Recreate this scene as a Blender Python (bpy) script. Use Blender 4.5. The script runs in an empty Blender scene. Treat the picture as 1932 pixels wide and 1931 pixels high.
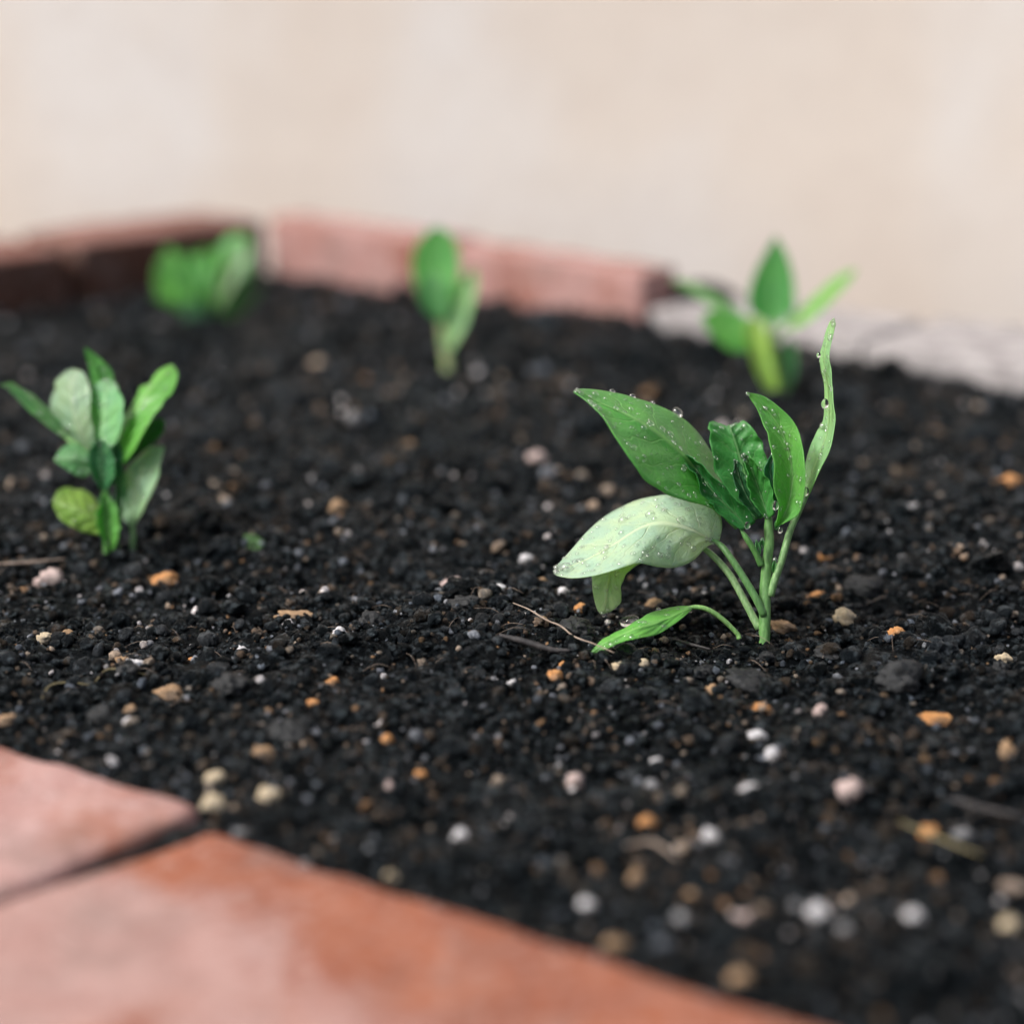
import bpy, bmesh, math, random
import numpy as np
from mathutils import Vector, Matrix

# ------------------------------------------------------------------ camera, sky, sun, exposure
S = bpy.context.scene
C = S.collection
F, CU, CV = 3600.0, 966.0, 965.5            # focal length and centre, in units of a 1932 px wide frame
PITCH = math.atan((966 + 100) / F)
SP, CP = math.sin(PITCH), math.cos(PITCH)
D0 = 0.65                                    # distance of the main seedling
HC = D0 * (SP + CP * (1208 - CV) / F)        # camera height over the soil
cam_d = bpy.data.cameras.new('camera'); cam = bpy.data.objects.new('camera', cam_d); C.objects.link(cam)
cam.location = (0, 0, HC); cam.rotation_euler = (math.pi / 2 - PITCH, 0, 0)
cam_d.sensor_width = 36; cam_d.sensor_fit = 'HORIZONTAL'; cam_d.lens = 36 * F / 1932
cam_d.clip_start = 0.01; cam_d.clip_end = 200
cam_d.dof.use_dof = True; cam_d.dof.focus_distance = 0.645
cam_d.dof.aperture_fstop = (cam_d.lens / 1000) / 0.0188; cam_d.dof.aperture_blades = 0
S.camera = cam

SUN_EL, SUN_AZ = math.radians(48), math.radians(-111)      # azimuth from +Y, clockwise positive: light from the left
w = bpy.data.worlds.new('World'); S.world = w; w.use_nodes = True
nt = w.node_tree; nt.nodes.clear()
sky = nt.nodes.new('ShaderNodeTexSky'); sky.sky_type = 'NISHITA'; sky.sun_disc = False
sky.sun_elevation = SUN_EL; sky.sun_rotation = SUN_AZ
sky.air_density = 1.0; sky.dust_density = 6.0; sky.ozone_density = 1.0
hs = nt.nodes.new('ShaderNodeHueSaturation'); hs.inputs['Saturation'].default_value = 0.6
bg = nt.nodes.new('ShaderNodeBackground'); bg.inputs['Strength'].default_value = 0.11
wo = nt.nodes.new('ShaderNodeOutputWorld')
nt.links.new(sky.outputs[0], hs.inputs['Color']); nt.links.new(hs.outputs[0], bg.inputs[0]); nt.links.new(bg.outputs[0], wo.inputs[0])
sd = bpy.data.lights.new('sun', 'SUN'); sun = bpy.data.objects.new('sun', sd); C.objects.link(sun)
sd.energy = 2.5; sd.angle = math.radians(13); sd.color = (1, 0.975, 0.945)
sdir = Vector((math.sin(SUN_AZ) * math.cos(SUN_EL), math.cos(SUN_AZ) * math.cos(SUN_EL), math.sin(SUN_EL)))
sun.rotation_euler = sdir.to_track_quat('Z', 'Y').to_euler(); sun.location = (-2, 0, 3)
S.view_settings.view_transform = 'Standard'; S.view_settings.look = 'None'
S.view_settings.exposure = 0.46; S.view_settings.gamma = 1
S.cycles.use_denoising = True
S.cycles.max_bounces = 10; S.cycles.diffuse_bounces = 4; S.cycles.glossy_bounces = 4; S.cycles.transmission_bounces = 8
S.cycles.transparent_max_bounces = 8; S.cycles.sample_clamp_indirect = 6

random.seed(7); rng = np.random.default_rng(7)

# ------------------------------------------------------------------ helpers
def at(u, v, Z):
    """point at view depth Z under frame position (u, v)"""
    a, b = (u - CU) / F, (v - CV) / F
    return np.array([Z * a, Z * (CP - b * SP), HC - Z * (SP + b * CP)])
def on(u, v, z=0.0):
    """point on the level z"""
    b = (v - CV) / F
    return at(u, v, (HC - z) / (SP + b * CP))
def depth_at(v, z=0.0): return (HC - z) / (SP + (v - CV) / F * CP)

def hash2(ix, iy, seed):
    n = (ix.astype(np.int64) * 374761393 + iy.astype(np.int64) * 668265263 + seed * 974634777) & 0xFFFFFFFF
    n = ((n ^ (n >> 13)) * 1274126177) & 0xFFFFFFFF
    return ((n ^ (n >> 16)) & 0xFFFF) / 65535.0
def vnoise(x, y, seed=0):
    x = np.asarray(x, float); y = np.asarray(y, float)
    ix, iy = np.floor(x), np.floor(y); fx, fy = x - ix, y - iy
    fx = fx * fx * (3 - 2 * fx); fy = fy * fy * (3 - 2 * fy)
    a, b = hash2(ix, iy, seed), hash2(ix + 1, iy, seed); c, d = hash2(ix, iy + 1, seed), hash2(ix + 1, iy + 1, seed)
    return (a * (1 - fx) + b * fx) * (1 - fy) + (c * (1 - fx) + d * fx) * fy - 0.5

def tag(o, label=None, cat=None, group=None, kind=None):
    for k, v in (('label', label), ('category', cat), ('group', group), ('kind', kind)):
        if v: o[k] = v
    return o
def mesh_obj(name, V, faces, mat, parent=None, origin=(0, 0, 0), smooth=True, uv=None, col=None):
    V = np.asarray(V, float) - np.asarray(origin, float)
    me = bpy.data.meshes.new(name)
    if isinstance(faces, np.ndarray):
        k = faces.shape[1]; n = len(faces)
        me.vertices.add(len(V)); me.vertices.foreach_set('co', V.astype(np.float32).ravel())
        me.loops.add(n * k); me.loops.foreach_set('vertex_index', faces.astype(np.int32).ravel())
        me.polygons.add(n); me.polygons.foreach_set('loop_start', np.arange(0, n * k, k, dtype=np.int32))
        me.update(calc_edges=True)
    else:
        me.from_pydata([tuple(p) for p in V], [], faces)
    me.polygons.foreach_set('use_smooth', np.full(len(me.polygons), bool(smooth)))
    if uv is not None:
        li = np.zeros(len(me.loops), np.int32); me.loops.foreach_get('vertex_index', li)
        l = me.uv_layers.new(name='UVMap'); l.data.foreach_set('uv', np.asarray(uv, np.float32)[li].ravel())
    if col is not None:
        a = me.color_attributes.new('col', 'FLOAT_COLOR', 'POINT')
        c4 = np.ones((len(V), 4), np.float32); c4[:, :3] = col
        a.data.foreach_set('color', c4.ravel())
    me.validate()
    o = bpy.data.objects.new(name, me); C.objects.link(o)
    if mat: me.materials.append(mat)
    if parent is not None: o.parent = parent
    else: o.location = origin
    return o
def empty(name, loc):
    o = bpy.data.objects.new(name, None); C.objects.link(o); o.location = loc; o.empty_display_size = 0.02
    return o

# ------------------------------------------------------------------ materials
class M:
    def __init__(s, name):
        s.m = bpy.data.materials.new(name); s.m.use_nodes = True; s.t = s.m.node_tree; s.t.nodes.clear()
        s.out = s.n('OutputMaterial')
    def n(s, typ, **kw):
        x = s.t.nodes.new('ShaderNode' + typ)
        for k, v in kw.items():
            if k in x.inputs: x.inputs[k].default_value = v
            else: setattr(x, k, v)
        return x
    def l(s, a, b): s.t.links.new(a, b)
    def val(s, x, sock):
        if isinstance(x, (int, float)): sock.default_value = x
        elif isinstance(x, tuple): sock.default_value = x if len(x) == 4 or sock.type == 'VECTOR' else (*x, 1)
        else: s.l(x, sock)
    def math(s, op, a, b=0.0, c=None):
        x = s.n('Math', operation=op); s.val(a, x.inputs[0]); s.val(b, x.inputs[1])
        if c is not None: s.val(c, x.inputs[2])
        return x.outputs[0]
    def mix(s, f, a, b, blend='MIX'):
        x = s.n('Mix', data_type='RGBA', blend_type=blend)
        s.val(f, x.inputs[0]); s.val(a, x.inputs[6]); s.val(b, x.inputs[7]); return x.outputs[2]
    def ramp(s, f, lo, hi):
        x = s.n('MapRange'); x.interpolation_type = 'SMOOTHSTEP'; s.val(f, x.inputs[0]); x.inputs[1].default_value = lo; x.inputs[2].default_value = hi
        return x.outputs[0]
    def noise(s, vec, scale, detail=4, rough=0.55):
        x = s.n('TexNoise'); s.l(vec, x.inputs['Vector']); x.inputs['Scale'].default_value = scale
        x.inputs['Detail'].default_value = detail; x.inputs['Roughness'].default_value = rough; return x.outputs['Fac']
    def bump(s, h, strength, dist):
        x = s.n('Bump'); x.inputs['Strength'].default_value = strength; x.inputs['Distance'].default_value = dist; s.l(h, x.inputs['Height']); return x.outputs[0]
    def bsdf(s, color, rough, normal=None, **kw):
        x = s.n('BsdfPrincipled'); s.val(color, x.inputs['Base Color']); s.val(rough, x.inputs['Roughness'])
        if normal is not None: s.l(normal, x.inputs['Normal'])
        for k, v in kw.items(): s.val(v, x.inputs[k.replace('_', ' ')])
        return x.outputs[0]
    def done(s, sh): s.l(sh, s.out.inputs[0]); return s.m

def soil_material():
    m = M('soil'); co = m.n('NewGeometry').outputs['Position']
    a = m.n('Attribute', attribute_name='col').outputs['Color']
    n1 = m.noise(co, 900, 5, 0.65); n2 = m.noise(co, 60, 3)
    c = m.mix(m.ramp(n1, 0.3, 0.75), m.mix(1.0, a, (0.45, 0.45, 0.47), 'MULTIPLY'), m.mix(1.0, a, (1.5, 1.45, 1.4), 'MULTIPLY'))
    c = m.mix(m.math('MULTIPLY', m.ramp(n2, 0.5, 0.75), 0.5), c, m.mix(1.0, c, (1.25, 1.05, 0.9), 'MULTIPLY'))
    n4 = m.noise(co, 13, 3, 0.6)
    c = m.mix(1.0, c, m.mix(m.ramp(n4, 0.35, 0.65), (0.50, 0.55, 0.60), (1.25, 1.2, 1.18)), 'MULTIPLY')
    r = m.math('MULTIPLY_ADD', m.noise(co, 420, 3, 0.6), 0.9, -0.06)
    return m.done(m.bsdf(c, r, m.bump(m.noise(co, 1300, 6, 0.75), 1.0, 0.0013), Specular_IOR_Level=m.math('MULTIPLY_ADD', m.ramp(m.noise(co, 330, 3, 0.6), 0.5, 0.66), 0.75, 0.09), Specular_Tint=(0.70, 0.88, 1.0)))
def pebble_material(name, c1, c2, rough, dirt=0.5, spec=0.4):
    m = M(name); co = m.n('TexCoord').outputs['Object']
    n1 = m.noise(co, 260, 5, 0.65); n2 = m.noise(co, 120, 3)
    c = m.mix(m.ramp(n1, 0.3, 0.7), c1, c2)
    c = m.mix(m.math('MULTIPLY', m.ramp(m.math('ADD', n2, m.math('MULTIPLY', n1, 0.25)), 0.58, 0.76), dirt), c, (0.045, 0.038, 0.035))
    return m.done(m.bsdf(c, rough, m.bump(m.noise(co, 700, 6, 0.7), 0.8, 0.0008), Specular_IOR_Level=spec))
def leaf_material():
    m = M('leaf_blade'); uv = m.n('UVMap', uv_map='UVMap').outputs[0]
    sx = m.n('SeparateXYZ'); m.l(uv, sx.inputs[0]); s_, t_ = sx.outputs[0], sx.outputs[1]
    t = m.math('ABSOLUTE', m.math('SUBTRACT', t_, 0.5)); t = m.math('MULTIPLY', t, 2.0)
    nz = m.noise(uv, 5, 2)
    wv = m.math('ADD', m.math('MULTIPLY', s_, 6.5), m.math('MULTIPLY', nz, 0.7))
    wv = m.math('SUBTRACT', wv, m.math('MULTIPLY', m.math('POWER', t, 0.8), 1.6))
    fr = m.math('ABSOLUTE', m.math('SUBTRACT', m.math('FRACT', wv), 0.5))
    lat = m.math('MULTIPLY', m.ramp(fr, 0.452, 0.49), m.math('SUBTRACT', 0.8, m.math('MULTIPLY', t, 0.55)))
    mid = m.ramp(m.math('SUBTRACT', 0.075, m.math('ADD', t, m.math('MULTIPLY', s_, 0.03))), 0.0, 0.04)
    vo = m.n('TexVoronoi', feature='DISTANCE_TO_EDGE'); mp = m.n('Mapping'); mp.inputs['Scale'].default_value = (26, 13, 1)
    m.l(uv, mp.inputs[0]); m.l(mp.outputs[0], vo.inputs['Vector']); vo.inputs['Scale'].default_value = 1.0
    ret = m.math('MULTIPLY', m.math('SUBTRACT', 1.0, m.ramp(vo.outputs[0], 0.0, 0.10)), 0.16)
    vein = m.math('MINIMUM', m.math('MAXIMUM', m.math('MAXIMUM', lat, mid), ret), 1.0)
    base = m.n('ObjectInfo').outputs['Color']
    pos = m.n('NewGeometry').outputs['Position']
    n1 = m.noise(pos, 90, 3); n2 = m.noise(pos, 700, 4)
    c = m.mix(m.math('MULTIPLY', m.ramp(n1, 0.35, 0.7), 0.55), base, m.mix(1.0, base, (1.4, 1.18, 0.95), 'MULTIPLY'))
    c = m.mix(m.math('MULTIPLY', n2, 0.3), c, m.mix(1.0, c, (0.6, 0.7, 0.7), 'MULTIPLY'))
    veinc = m.mix(0.45, m.mix(1.0, base, (2.0, 1.6, 1.7), 'MULTIPLY'), (0.36, 0.48, 0.28))
    c = m.mix(m.math('MULTIPLY', vein, 0.85), c, veinc)
    hgt = m.math('ADD', m.math('MULTIPLY', vein, -0.6), m.math('MULTIPLY', n2, 0.35))
    nor = m.bump(hgt, 0.8, 0.0008)
    p = m.bsdf(c, m.math('MULTIPLY_ADD', n1, 0.2, 0.30), nor, Specular_IOR_Level=0.55, Coat_Weight=0.25, Coat_Roughness=0.2)
    tr = m.n('BsdfTranslucent'); m.l(m.mix(1.0, c, (1.6, 1.6, 0.95), 'MULTIPLY'), tr.inputs[0]); m.l(nor, tr.inputs[1])
    mx = m.n('MixShader'); mx.inputs[0].default_value = 0.44; m.l(p, mx.inputs[1]); m.l(tr.outputs[0], mx.inputs[2])
    return m.done(mx.outputs[0])
def stem_material():
    m = M('stem_skin'); pos = m.n('NewGeometry').outputs['Position']; base = m.n('ObjectInfo').outputs['Color']
    mp = m.n('Mapping'); mp.inputs['Scale'].default_value = (1, 1, 0.15); m.l(pos, mp.inputs[0])
    n1 = m.noise(mp.outputs[0], 1100, 3)
    c = m.mix(m.ramp(n1, 0.35, 0.7), m.mix(1.0, base, (0.75, 0.8, 0.75), 'MULTIPLY'), m.mix(1.0, base, (1.3, 1.2, 1.3), 'MULTIPLY'))
    return m.done(m.bsdf(c, 0.4, m.bump(n1, 0.3, 0.0003), Subsurface_Weight=0.3, Subsurface_Radius=(0.3, 1, 0.2), Subsurface_Scale=0.002, Specular_IOR_Level=0.5))
def brick_material(name, orange, bloom, amount, dirt, edge=0.0):
    m = M(name); co = m.n('TexCoord').outputs['Object']
    off = m.n('VectorMath', operation='ADD'); m.l(co, off.inputs[0])
    rnd = m.n('ObjectInfo').outputs['Random']; cb = m.n('CombineXYZ'); m.l(m.math('MULTIPLY', rnd, 7.0), cb.inputs[0]); m.l(m.math('MULTIPLY', rnd, 3.0), cb.inputs[1]); m.l(cb.outputs[0], off.inputs[1])
    co2 = off.outputs[0]
    n1 = m.noise(co2, 22, 5, 0.6); n2 = m.noise(co2, 55, 5, 0.65); n3 = m.noise(co2, 260, 5, 0.7)
    c = m.mix(m.ramp(n2, 0.3, 0.7), orange, tuple(min(1, x * f) for x, f in zip(orange, (0.72, 0.62, 0.6))))
    sx = m.n('SeparateXYZ'); m.l(m.n('UVMap', uv_map='UVMap').outputs[0], sx.inputs[0])
    n1 = m.math('ADD', n1, m.math('MULTIPLY', m.math('SUBTRACT', m.ramp(sx.outputs[1], 0.05, 0.55), 0.62), edge))
    n1 = m.math('SUBTRACT', n1, m.math('MULTIPLY', m.ramp(sx.outputs[0], 0.35, 1.3), edge * 0.45))
    # lime bloom holds to the middle of a face, worn off along its edges
    c = m.mix(m.math('MULTIPLY', m.ramp(m.math('ADD', n1, m.math('MULTIPLY', n3, 0.18)), amount - .04, amount + 0.2), 0.88), c, m.mix(m.ramp(m.noise(co2, 75, 5, 0.7), 0.35, 0.65), bloom, tuple(x * f for x, f in zip(bloom, (.84, .74, .72)))))
    c = m.mix(m.math('MULTIPLY', m.ramp(n3, 0.45, 0.7), 0.3), c, (0.55, 0.43, 0.40))
    pit = m.n('TexVoronoi'); m.l(co2, pit.inputs['Vector']); pit.inputs['Scale'].default_value = 420
    c = m.mix(m.math('MULTIPLY', m.math('SUBTRACT', 1.0, m.ramp(pit.outputs['Distance'], 0.12, 0.3)), m.ramp(n2, 0.4, 0.6)), c, (0.10, 0.055, 0.04))
    c = m.mix(m.math('MULTIPLY', m.ramp(m.noise(co2, 30, 5, 0.68), 0.48, 0.68), dirt), c, (0.20, 0.135, 0.12))
    return m.done(m.bsdf(c, 0.85, m.bump(m.math('ADD', n3, n2), 0.5, 0.0012), Specular_IOR_Level=0.25))
def plain(name, c1, c2, scale, rough, bump=0.3, dist=0.001):
    m = M(name); co = m.n('TexCoord').outputs['Object']
    n1 = m.noise(co, scale, 5, 0.6)
    c = m.mix(m.ramp(n1, 0.3, 0.7), c1, c2)
    return m.done(m.bsdf(c, rough, m.bump(m.noise(co, scale * 6, 5, 0.65), bump, dist), Specular_IOR_Level=0.3))
def wall_material():
    m = M('wall_plaster'); co = m.n('TexCoord').outputs['Object']
    mp = m.n('Mapping'); mp.inputs['Scale'].default_value = (1, 1, 0.7); m.l(co, mp.inputs[0])
    n1 = m.noise(mp.outputs[0], 4.5, 2, 0.45); n2 = m.noise(co, 30, 4); n3 = m.noise(mp.outputs[0], 14, 2)
    c = m.mix(m.ramp(n1, 0.38, 0.6), (0.81, 0.735, 0.665), (0.83, 0.80, 0.775))
    c = m.mix(m.math('MULTIPLY', m.ramp(n3, 0.4, 0.65), 0.4), c, (0.82, 0.76, 0.70))
    c = m.mix(m.math('MULTIPLY', m.ramp(n2, 0.4, 0.7), 0.2), c, (0.66, 0.58, 0.52))
    return m.done(m.bsdf(c, 0.9, m.bump(m.noise(co, 120, 5), 0.3, 0.002), Specular_IOR_Level=0.2))
def water_material():
    m = M('water')
    return m.done(m.bsdf((1, 1, 1), 0.0, None, Transmission_Weight=1.0, IOR=1.333))
def bead_material():
    m = M('water_film'); lw = m.n('LayerWeight'); lw.inputs[0].default_value = 0.5; fa = m.math('MULTIPLY_ADD', m.math('POWER', lw.outputs['Facing'], 2.5), 0.5, 0.16)
    tr = m.n('BsdfTransparent'); gl = m.n('BsdfGlossy'); gl.inputs['Roughness'].default_value = 0.12
    mx = m.n('MixShader'); m.l(fa, mx.inputs[0]); m.l(tr.outputs[0], mx.inputs[1]); m.l(gl.outputs[0], mx.inputs[2])
    m2 = m.n('MixShader'); m2.inputs[0].default_value = 0.3; m.l(mx.outputs[0], m2.inputs[1]); m.l(m.bsdf((1, 1, 1), 0.0, None, Transmission_Weight=1.0, IOR=1.333), m2.inputs[2])
    return m.done(m2.outputs[0])

SOIL = soil_material(); LEAF = leaf_material(); STEM = stem_material(); WATER = water_material(); BEAD = bead_material(); WALL = wall_material()
BRICK = brick_material('brick_terracotta', (0.29, 0.100, 0.054), (0.39, 0.255, 0.235), 0.47, 0.6, 0.36)
BRICKPINK = brick_material('brick_limed', (0.32, 0.13, 0.085), (0.44, 0.285, 0.27), 0.42, 0.55, 0.12)
BRICKBACK = brick_material('brick_back', (0.29, 0.105, 0.07), (0.43, 0.265, 0.25), 0.42, 0.6)
BRICKSHADED = brick_material('brick_painted_shade', (0.07, 0.028, 0.016), (0.10, 0.038, 0.022), 0.5, 0.6)  # shade of the inner faces painted into the brick colour, with some soil stain
BRICKTOP = brick_material('brick_left_top', (0.17, 0.06, 0.04), (0.26, 0.13, 0.11), 0.48, 0.6)  # top faces of the same bricks, left out of the painted shade
CONCRETE = plain('concrete', (0.26, 0.24, 0.24), (0.44, 0.41, 0.41), 60, 0.9, 0.6, 0.003)
PAVING = plain('ground_paving', (0.30, 0.27, 0.24), (0.42, 0.38, 0.34), 12, 0.9)
PEB = {'white': pebble_material('pebble_white', (0.44, 0.43, 0.45), (0.72, 0.71, 0.72), 0.6, 0.8),
       'cream': pebble_material('pebble_cream', (0.42, 0.33, 0.21), (0.60, 0.51, 0.37), 0.65, 0.6),
       'orange': pebble_material('pebble_orange', (0.40, 0.17, 0.05), (0.60, 0.31, 0.12), 0.5, 0.6),
       'tan': pebble_material('pebble_tan', (0.26, 0.16, 0.085), (0.44, 0.29, 0.17), 0.7, 0.7),
       'pink': pebble_material('pebble_pink', (0.40, 0.30, 0.28), (0.56, 0.45, 0.42), 0.7, 0.6),
       'grey': pebble_material('pebble_grey', (0.16, 0.16, 0.17), (0.27, 0.27, 0.28), 0.6, 0.4),
       'dark': pebble_material('soil_clod', (0.005, 0.0062, 0.0075), (0.012, 0.0145, 0.017), 0.5, 0.1, 0.45)}
TWIGM = {'pale': plain('twig_pale', (0.20, 0.15, 0.12), (0.34, 0.27, 0.22), 300, 0.7), 'dark': plain('twig_dark', (0.02, 0.02, 0.022), (0.05, 0.045, 0.045), 300, 0.6),
         'straw': plain('twig_straw', (0.14, 0.12, 0.06), (0.24, 0.2, 0.11), 300, 0.7)}

# ------------------------------------------------------------------ the setting: ground, wall, bed outline
GZ = -0.11
gm = np.array([(-30, -30, GZ), (30, -30, GZ), (30, 30, GZ), (-30, 30, GZ)], float)
tag(mesh_obj('ground', gm, [(0, 1, 2, 3)], PAVING), kind='structure')

def grid_box(half, n, rad, amp, seed, skew=None):
    """rounded, slightly uneven box as a grid mesh, centred on the origin"""
    bm = bmesh.new(); half = np.array(half, float)
    axes = []
    for a in range(3):
        h = half[a]; inner = np.linspace(-h + rad, h - rad, max(2, n[a]))
        axes.append(np.concatenate([[-h, -h + rad * .35], inner, [h - rad * .35, h]]))
    for a in range(3):
        b, c = (a + 1) % 3, (a + 2) % 3
        for sgn in (-1, 1):
            B, Cc = axes[b], axes[c]; vs = []
            for x in B:
                row = []
                for y in Cc:
                    p = [0, 0, 0]; p[a] = sgn * half[a]; p[b] = x; p[c] = y; row.append(bm.verts.new(p))
                vs.append(row)
            for i in range(len(B) - 1):
                for j in range(len(Cc) - 1):
                    q = [vs[i][j], vs[i + 1][j], vs[i + 1][j + 1], vs[i][j + 1]]
                    bm.faces.new(q if sgn > 0 else q[::-1])
    bmesh.ops.remove_doubles(bm, verts=bm.verts, dist=1e-6)
    V = np.array([v.co for v in bm.verts]); Fc = [[v.index for v in f.verts] for f in (bm.verts.index_update() or bm.faces)]
    bm.free()
    q = np.clip(V, -(half - rad), half - rad); d = V - q; L = np.linalg.norm(d, axis=1, keepdims=True)
    N = d / np.maximum(L, 1e-9); V = q + N * np.minimum(L, rad)
    k = 1 / 0.012
    nz = vnoise(V[:, 0] * k + V[:, 2] * k * .7, V[:, 1] * k - V[:, 2] * k * .6, seed) + .5 * vnoise(V[:, 0] * k * 2.7 + V[:, 2] * k, V[:, 1] * k * 2.7 - V[:, 2] * k, seed + 3)
    V = V + N * (nz * amp)[:, None]
    return V, Fc
def unit(a): a = np.asarray(a, float); return a / np.linalg.norm(a)
def brick_at(corner, e, wdir, length, width, height, mat, parent, seed, name='brick', rad=0.006, amp=0.0015, n=(40, 22, 12)):
    """a brick whose inner top corner is `corner`; e runs along the bed edge, wdir away from the bed"""
    V, Fc = grid_box((length / 2, width / 2, height / 2), n, rad, amp, seed)
    A = np.array([e, wdir, (0, 0, 1)], float)
    ctr = np.asarray(corner) + np.asarray(e) * length / 2 + np.asarray(wdir) * width / 2 - np.array([0, 0, height / 2])
    W = V @ A
    if np.linalg.det(A) < 0: Fc = [f[::-1] for f in Fc]
    uvb = np.stack([V[:, 0] / .1 + .5 * length / .1, (V[:, 1] + width / 2) / .1], -1)
    o = mesh_obj(name, W, Fc, mat, parent, uv=uvb)
    o.location = ctr - np.array(parent.location)
    return o

TOPF = 0.004
F1, F2 = on(398, 1560, TOPF), on(1540, 1928, TOPF)
efront = unit((F2 - F1) * (1, 1, 0))
J1, J0 = on(385, 1548, TOPF), on(0, 1692, TOPF)
wfront = unit((J0 - J1) * (1, 1, 0))
CN = on(505, 512)                                    # inner back corner of the bed, at the soil
LA = on(0, 588); eleft = unit((CN - LA) * (1, 1, 0)); nleft = np.array([-eleft[1], eleft[0], 0])       # outwards: up-left
RB = on(1217, 634); eright = unit((RB - CN) * (1, 1, 0)); nright = np.array([-eright[1], eright[0], 0])  # outwards: up-right
KB = on(1932, 742); ekerb = unit((KB - RB) * (1, 1, 0)); nkerb = np.array([-ekerb[1], ekerb[0], 0])
nfront_in = np.array([-efront[1], efront[0], 0])

MOUNDS = [(900, 1195, .05, .006), (1570, 668, .05, .010), (1480, 690, .06, .004), (780, 600, .06, .006), (1000, 640, .06, .006), (1120, 640, .05, .006), (620, 560, .08, -.004),
          (1760, 725, .04, .004), (300, 1330, .06, .003), (1780, 1000, .07, .006), (250, 640, .08, -.004), (1800, 1330, .05, .003)]
def terrain(x, y, fine=True):
    x = np.asarray(x, float); y = np.asarray(y, float)
    h = .007 * vnoise(x / .10, y / .10, 1) + .008 * vnoise(x / .034 + 9, y / .034, 2)
    h = h + .0055 * vnoise(x / .013, y / .013, 3)
    if fine: h = h + .0036 * vnoise(x / .006, y / .006, 4) + .0016 * vnoise(x / .0028, y / .0028, 5)
    for u, v, r, a in MOUNDS:
        p = on(u, v); h = h + a * np.exp(-((x - p[0]) ** 2 + (y - p[1]) ** 2) / r ** 2)
    p = on(1300, 1205); k = np.exp(-((x - p[0]) ** 2 + (y - p[1]) ** 2) / .05 ** 2)
    h = h * (1 - .8 * k) - .0015 * k
    for u, v in ((1440, 1210), (225, 1046)):
        p = on(u, v); h = h + .0026 * np.exp(-((x - p[0]) ** 2 + (y - p[1]) ** 2) / .009 ** 2)
    dfront = (x - F1[0]) * nfront_in[0] + (y - F1[1]) * nfront_in[1]
    k = np.exp(-np.clip(dfront, 0, 1) / .02)
    h = h * (1 - .7 * k) + k * (-.001)
    h = np.where(dfront < 0.001, -.016 + h * .3, h)
    return h
def inside(x, y, m=0.012):
    df = (x - F1[0]) * nfront_in[0] + (y - F1[1]) * nfront_in[1]
    dl = (x - CN[0]) * nleft[0] + (y - CN[1]) * nleft[1]
    dr = (x - CN[0]) * nright[0] + (y - CN[1]) * nright[1]
    dk = (x - RB[0]) * nkerb[0] + (y - RB[1]) * nkerb[1]
    return (df > -m) & (dl < m) & (dr < m) & (dk < m + .004)

# soil sheet of the bed
ny, nx = 600, 480
yy = np.geomspace(.16, 1.62, ny); tt = np.linspace(-1, 1, nx)
Y, T = np.meshgrid(yy, tt, indexing='ij'); X = T * (.11 + .36 * Y)
Zt = terrain(X, Y)
V = np.stack([X, Y, Zt], -1).reshape(-1, 3)
I = np.arange(ny * nx).reshape(ny, nx)
Q = np.stack([I[:-1, :-1], I[:-1, 1:], I[1:, 1:], I[1:, :-1]], -1).reshape(-1, 4)
cx, cy = V[Q, 0].mean(1), V[Q, 1].mean(1)
Q = Q[inside(cx, cy)]
used = np.zeros(len(V), bool); used[Q.ravel()] = True
remap = np.cumsum(used) - 1; V = V[used]; Q = remap[Q]
nzc = vnoise(V[:, 0] / .02, V[:, 1] / .02, 11)[:, None]
colS = np.array([.0026, .0033, .0040]) * (1 + .7 * nzc)
soil = tag(mesh_obj('soil', V, Q, SOIL, col=colS), kind='structure')

# brick edging, kerb, wall -------------------------------------------------------------------
fe = tag(empty('brick_edging', tuple(F1 * (1, 1, 0))), 'terracotta brick edging with pale lime bloom across the near left corner of the bed', 'brick edging')
w2 = unit((on(0, 1698, TOPF) - on(398, 1560, TOPF)) * (1, 1, 0))
b = brick_at(F1, efront, w2, .215, .105, .10, BRICK, fe, 21, rad=.004)
tag(b, 'orange brick with a pink lime patch')
c1 = on(384, 1516, TOPF + .002); e1 = unit((on(0, 1402, TOPF + .002) - c1) * (1, 1, 0))
w1 = unit((on(0, 1689, TOPF) - on(384, 1518, TOPF)) * (1, 1, 0))
b = brick_at(c1, e1, w1, .215, .105, .10, BRICKPINK, fe, 33, rad=.0035)
tag(b, 'pale pink limed brick')
g0 = F1 - wfront * .004 - efront * .012
gv, gf = grid_box((.010, .05, .04), (10, 30, 8), .002, .0022, 37)
gA = np.array([efront, wfront, (0, 0, 1)])
gf = gf if np.linalg.det(gA) > 0 else [q[::-1] for q in gf]
gc = F1 + wfront * .052 + np.array([0, 0, -.0416])
mesh_obj('joint_dirt', gv @ gA + gc, gf, SOIL, fe, fe.location, col=np.full((len(gv), 3), .012))
TOPB = .038
le = tag(empty('brick_edging', tuple(CN * (1, 1, 0))), 'shaded dark brown brick edging at the back left of the bed', 'brick edging')
jl = on(146, 566); jd = float(np.dot(CN - jl, eleft))
top = CN + np.array([0, 0, TOPB])
def shaded_brick(start, length, seed, dz=0.0):
    o = brick_at(top - eleft * (start + length) + np.array([0, 0, dz]), eleft, nleft, length, .075, .14, BRICKSHADED, le, seed, rad=.006)
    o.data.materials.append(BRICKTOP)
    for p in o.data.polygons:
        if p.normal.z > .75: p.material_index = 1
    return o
shaded_brick(-.0, jd - .004, 41)
shaded_brick(jd + .004, .215, 42, -.003)
shaded_brick(jd + .227, .215, 43, -.002)
re_ = tag(empty('brick_edging', tuple(((CN + RB) / 2) * (1, 1, 0))), 'pale pink limed brick edging along the back of the bed', 'brick edging')
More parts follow.
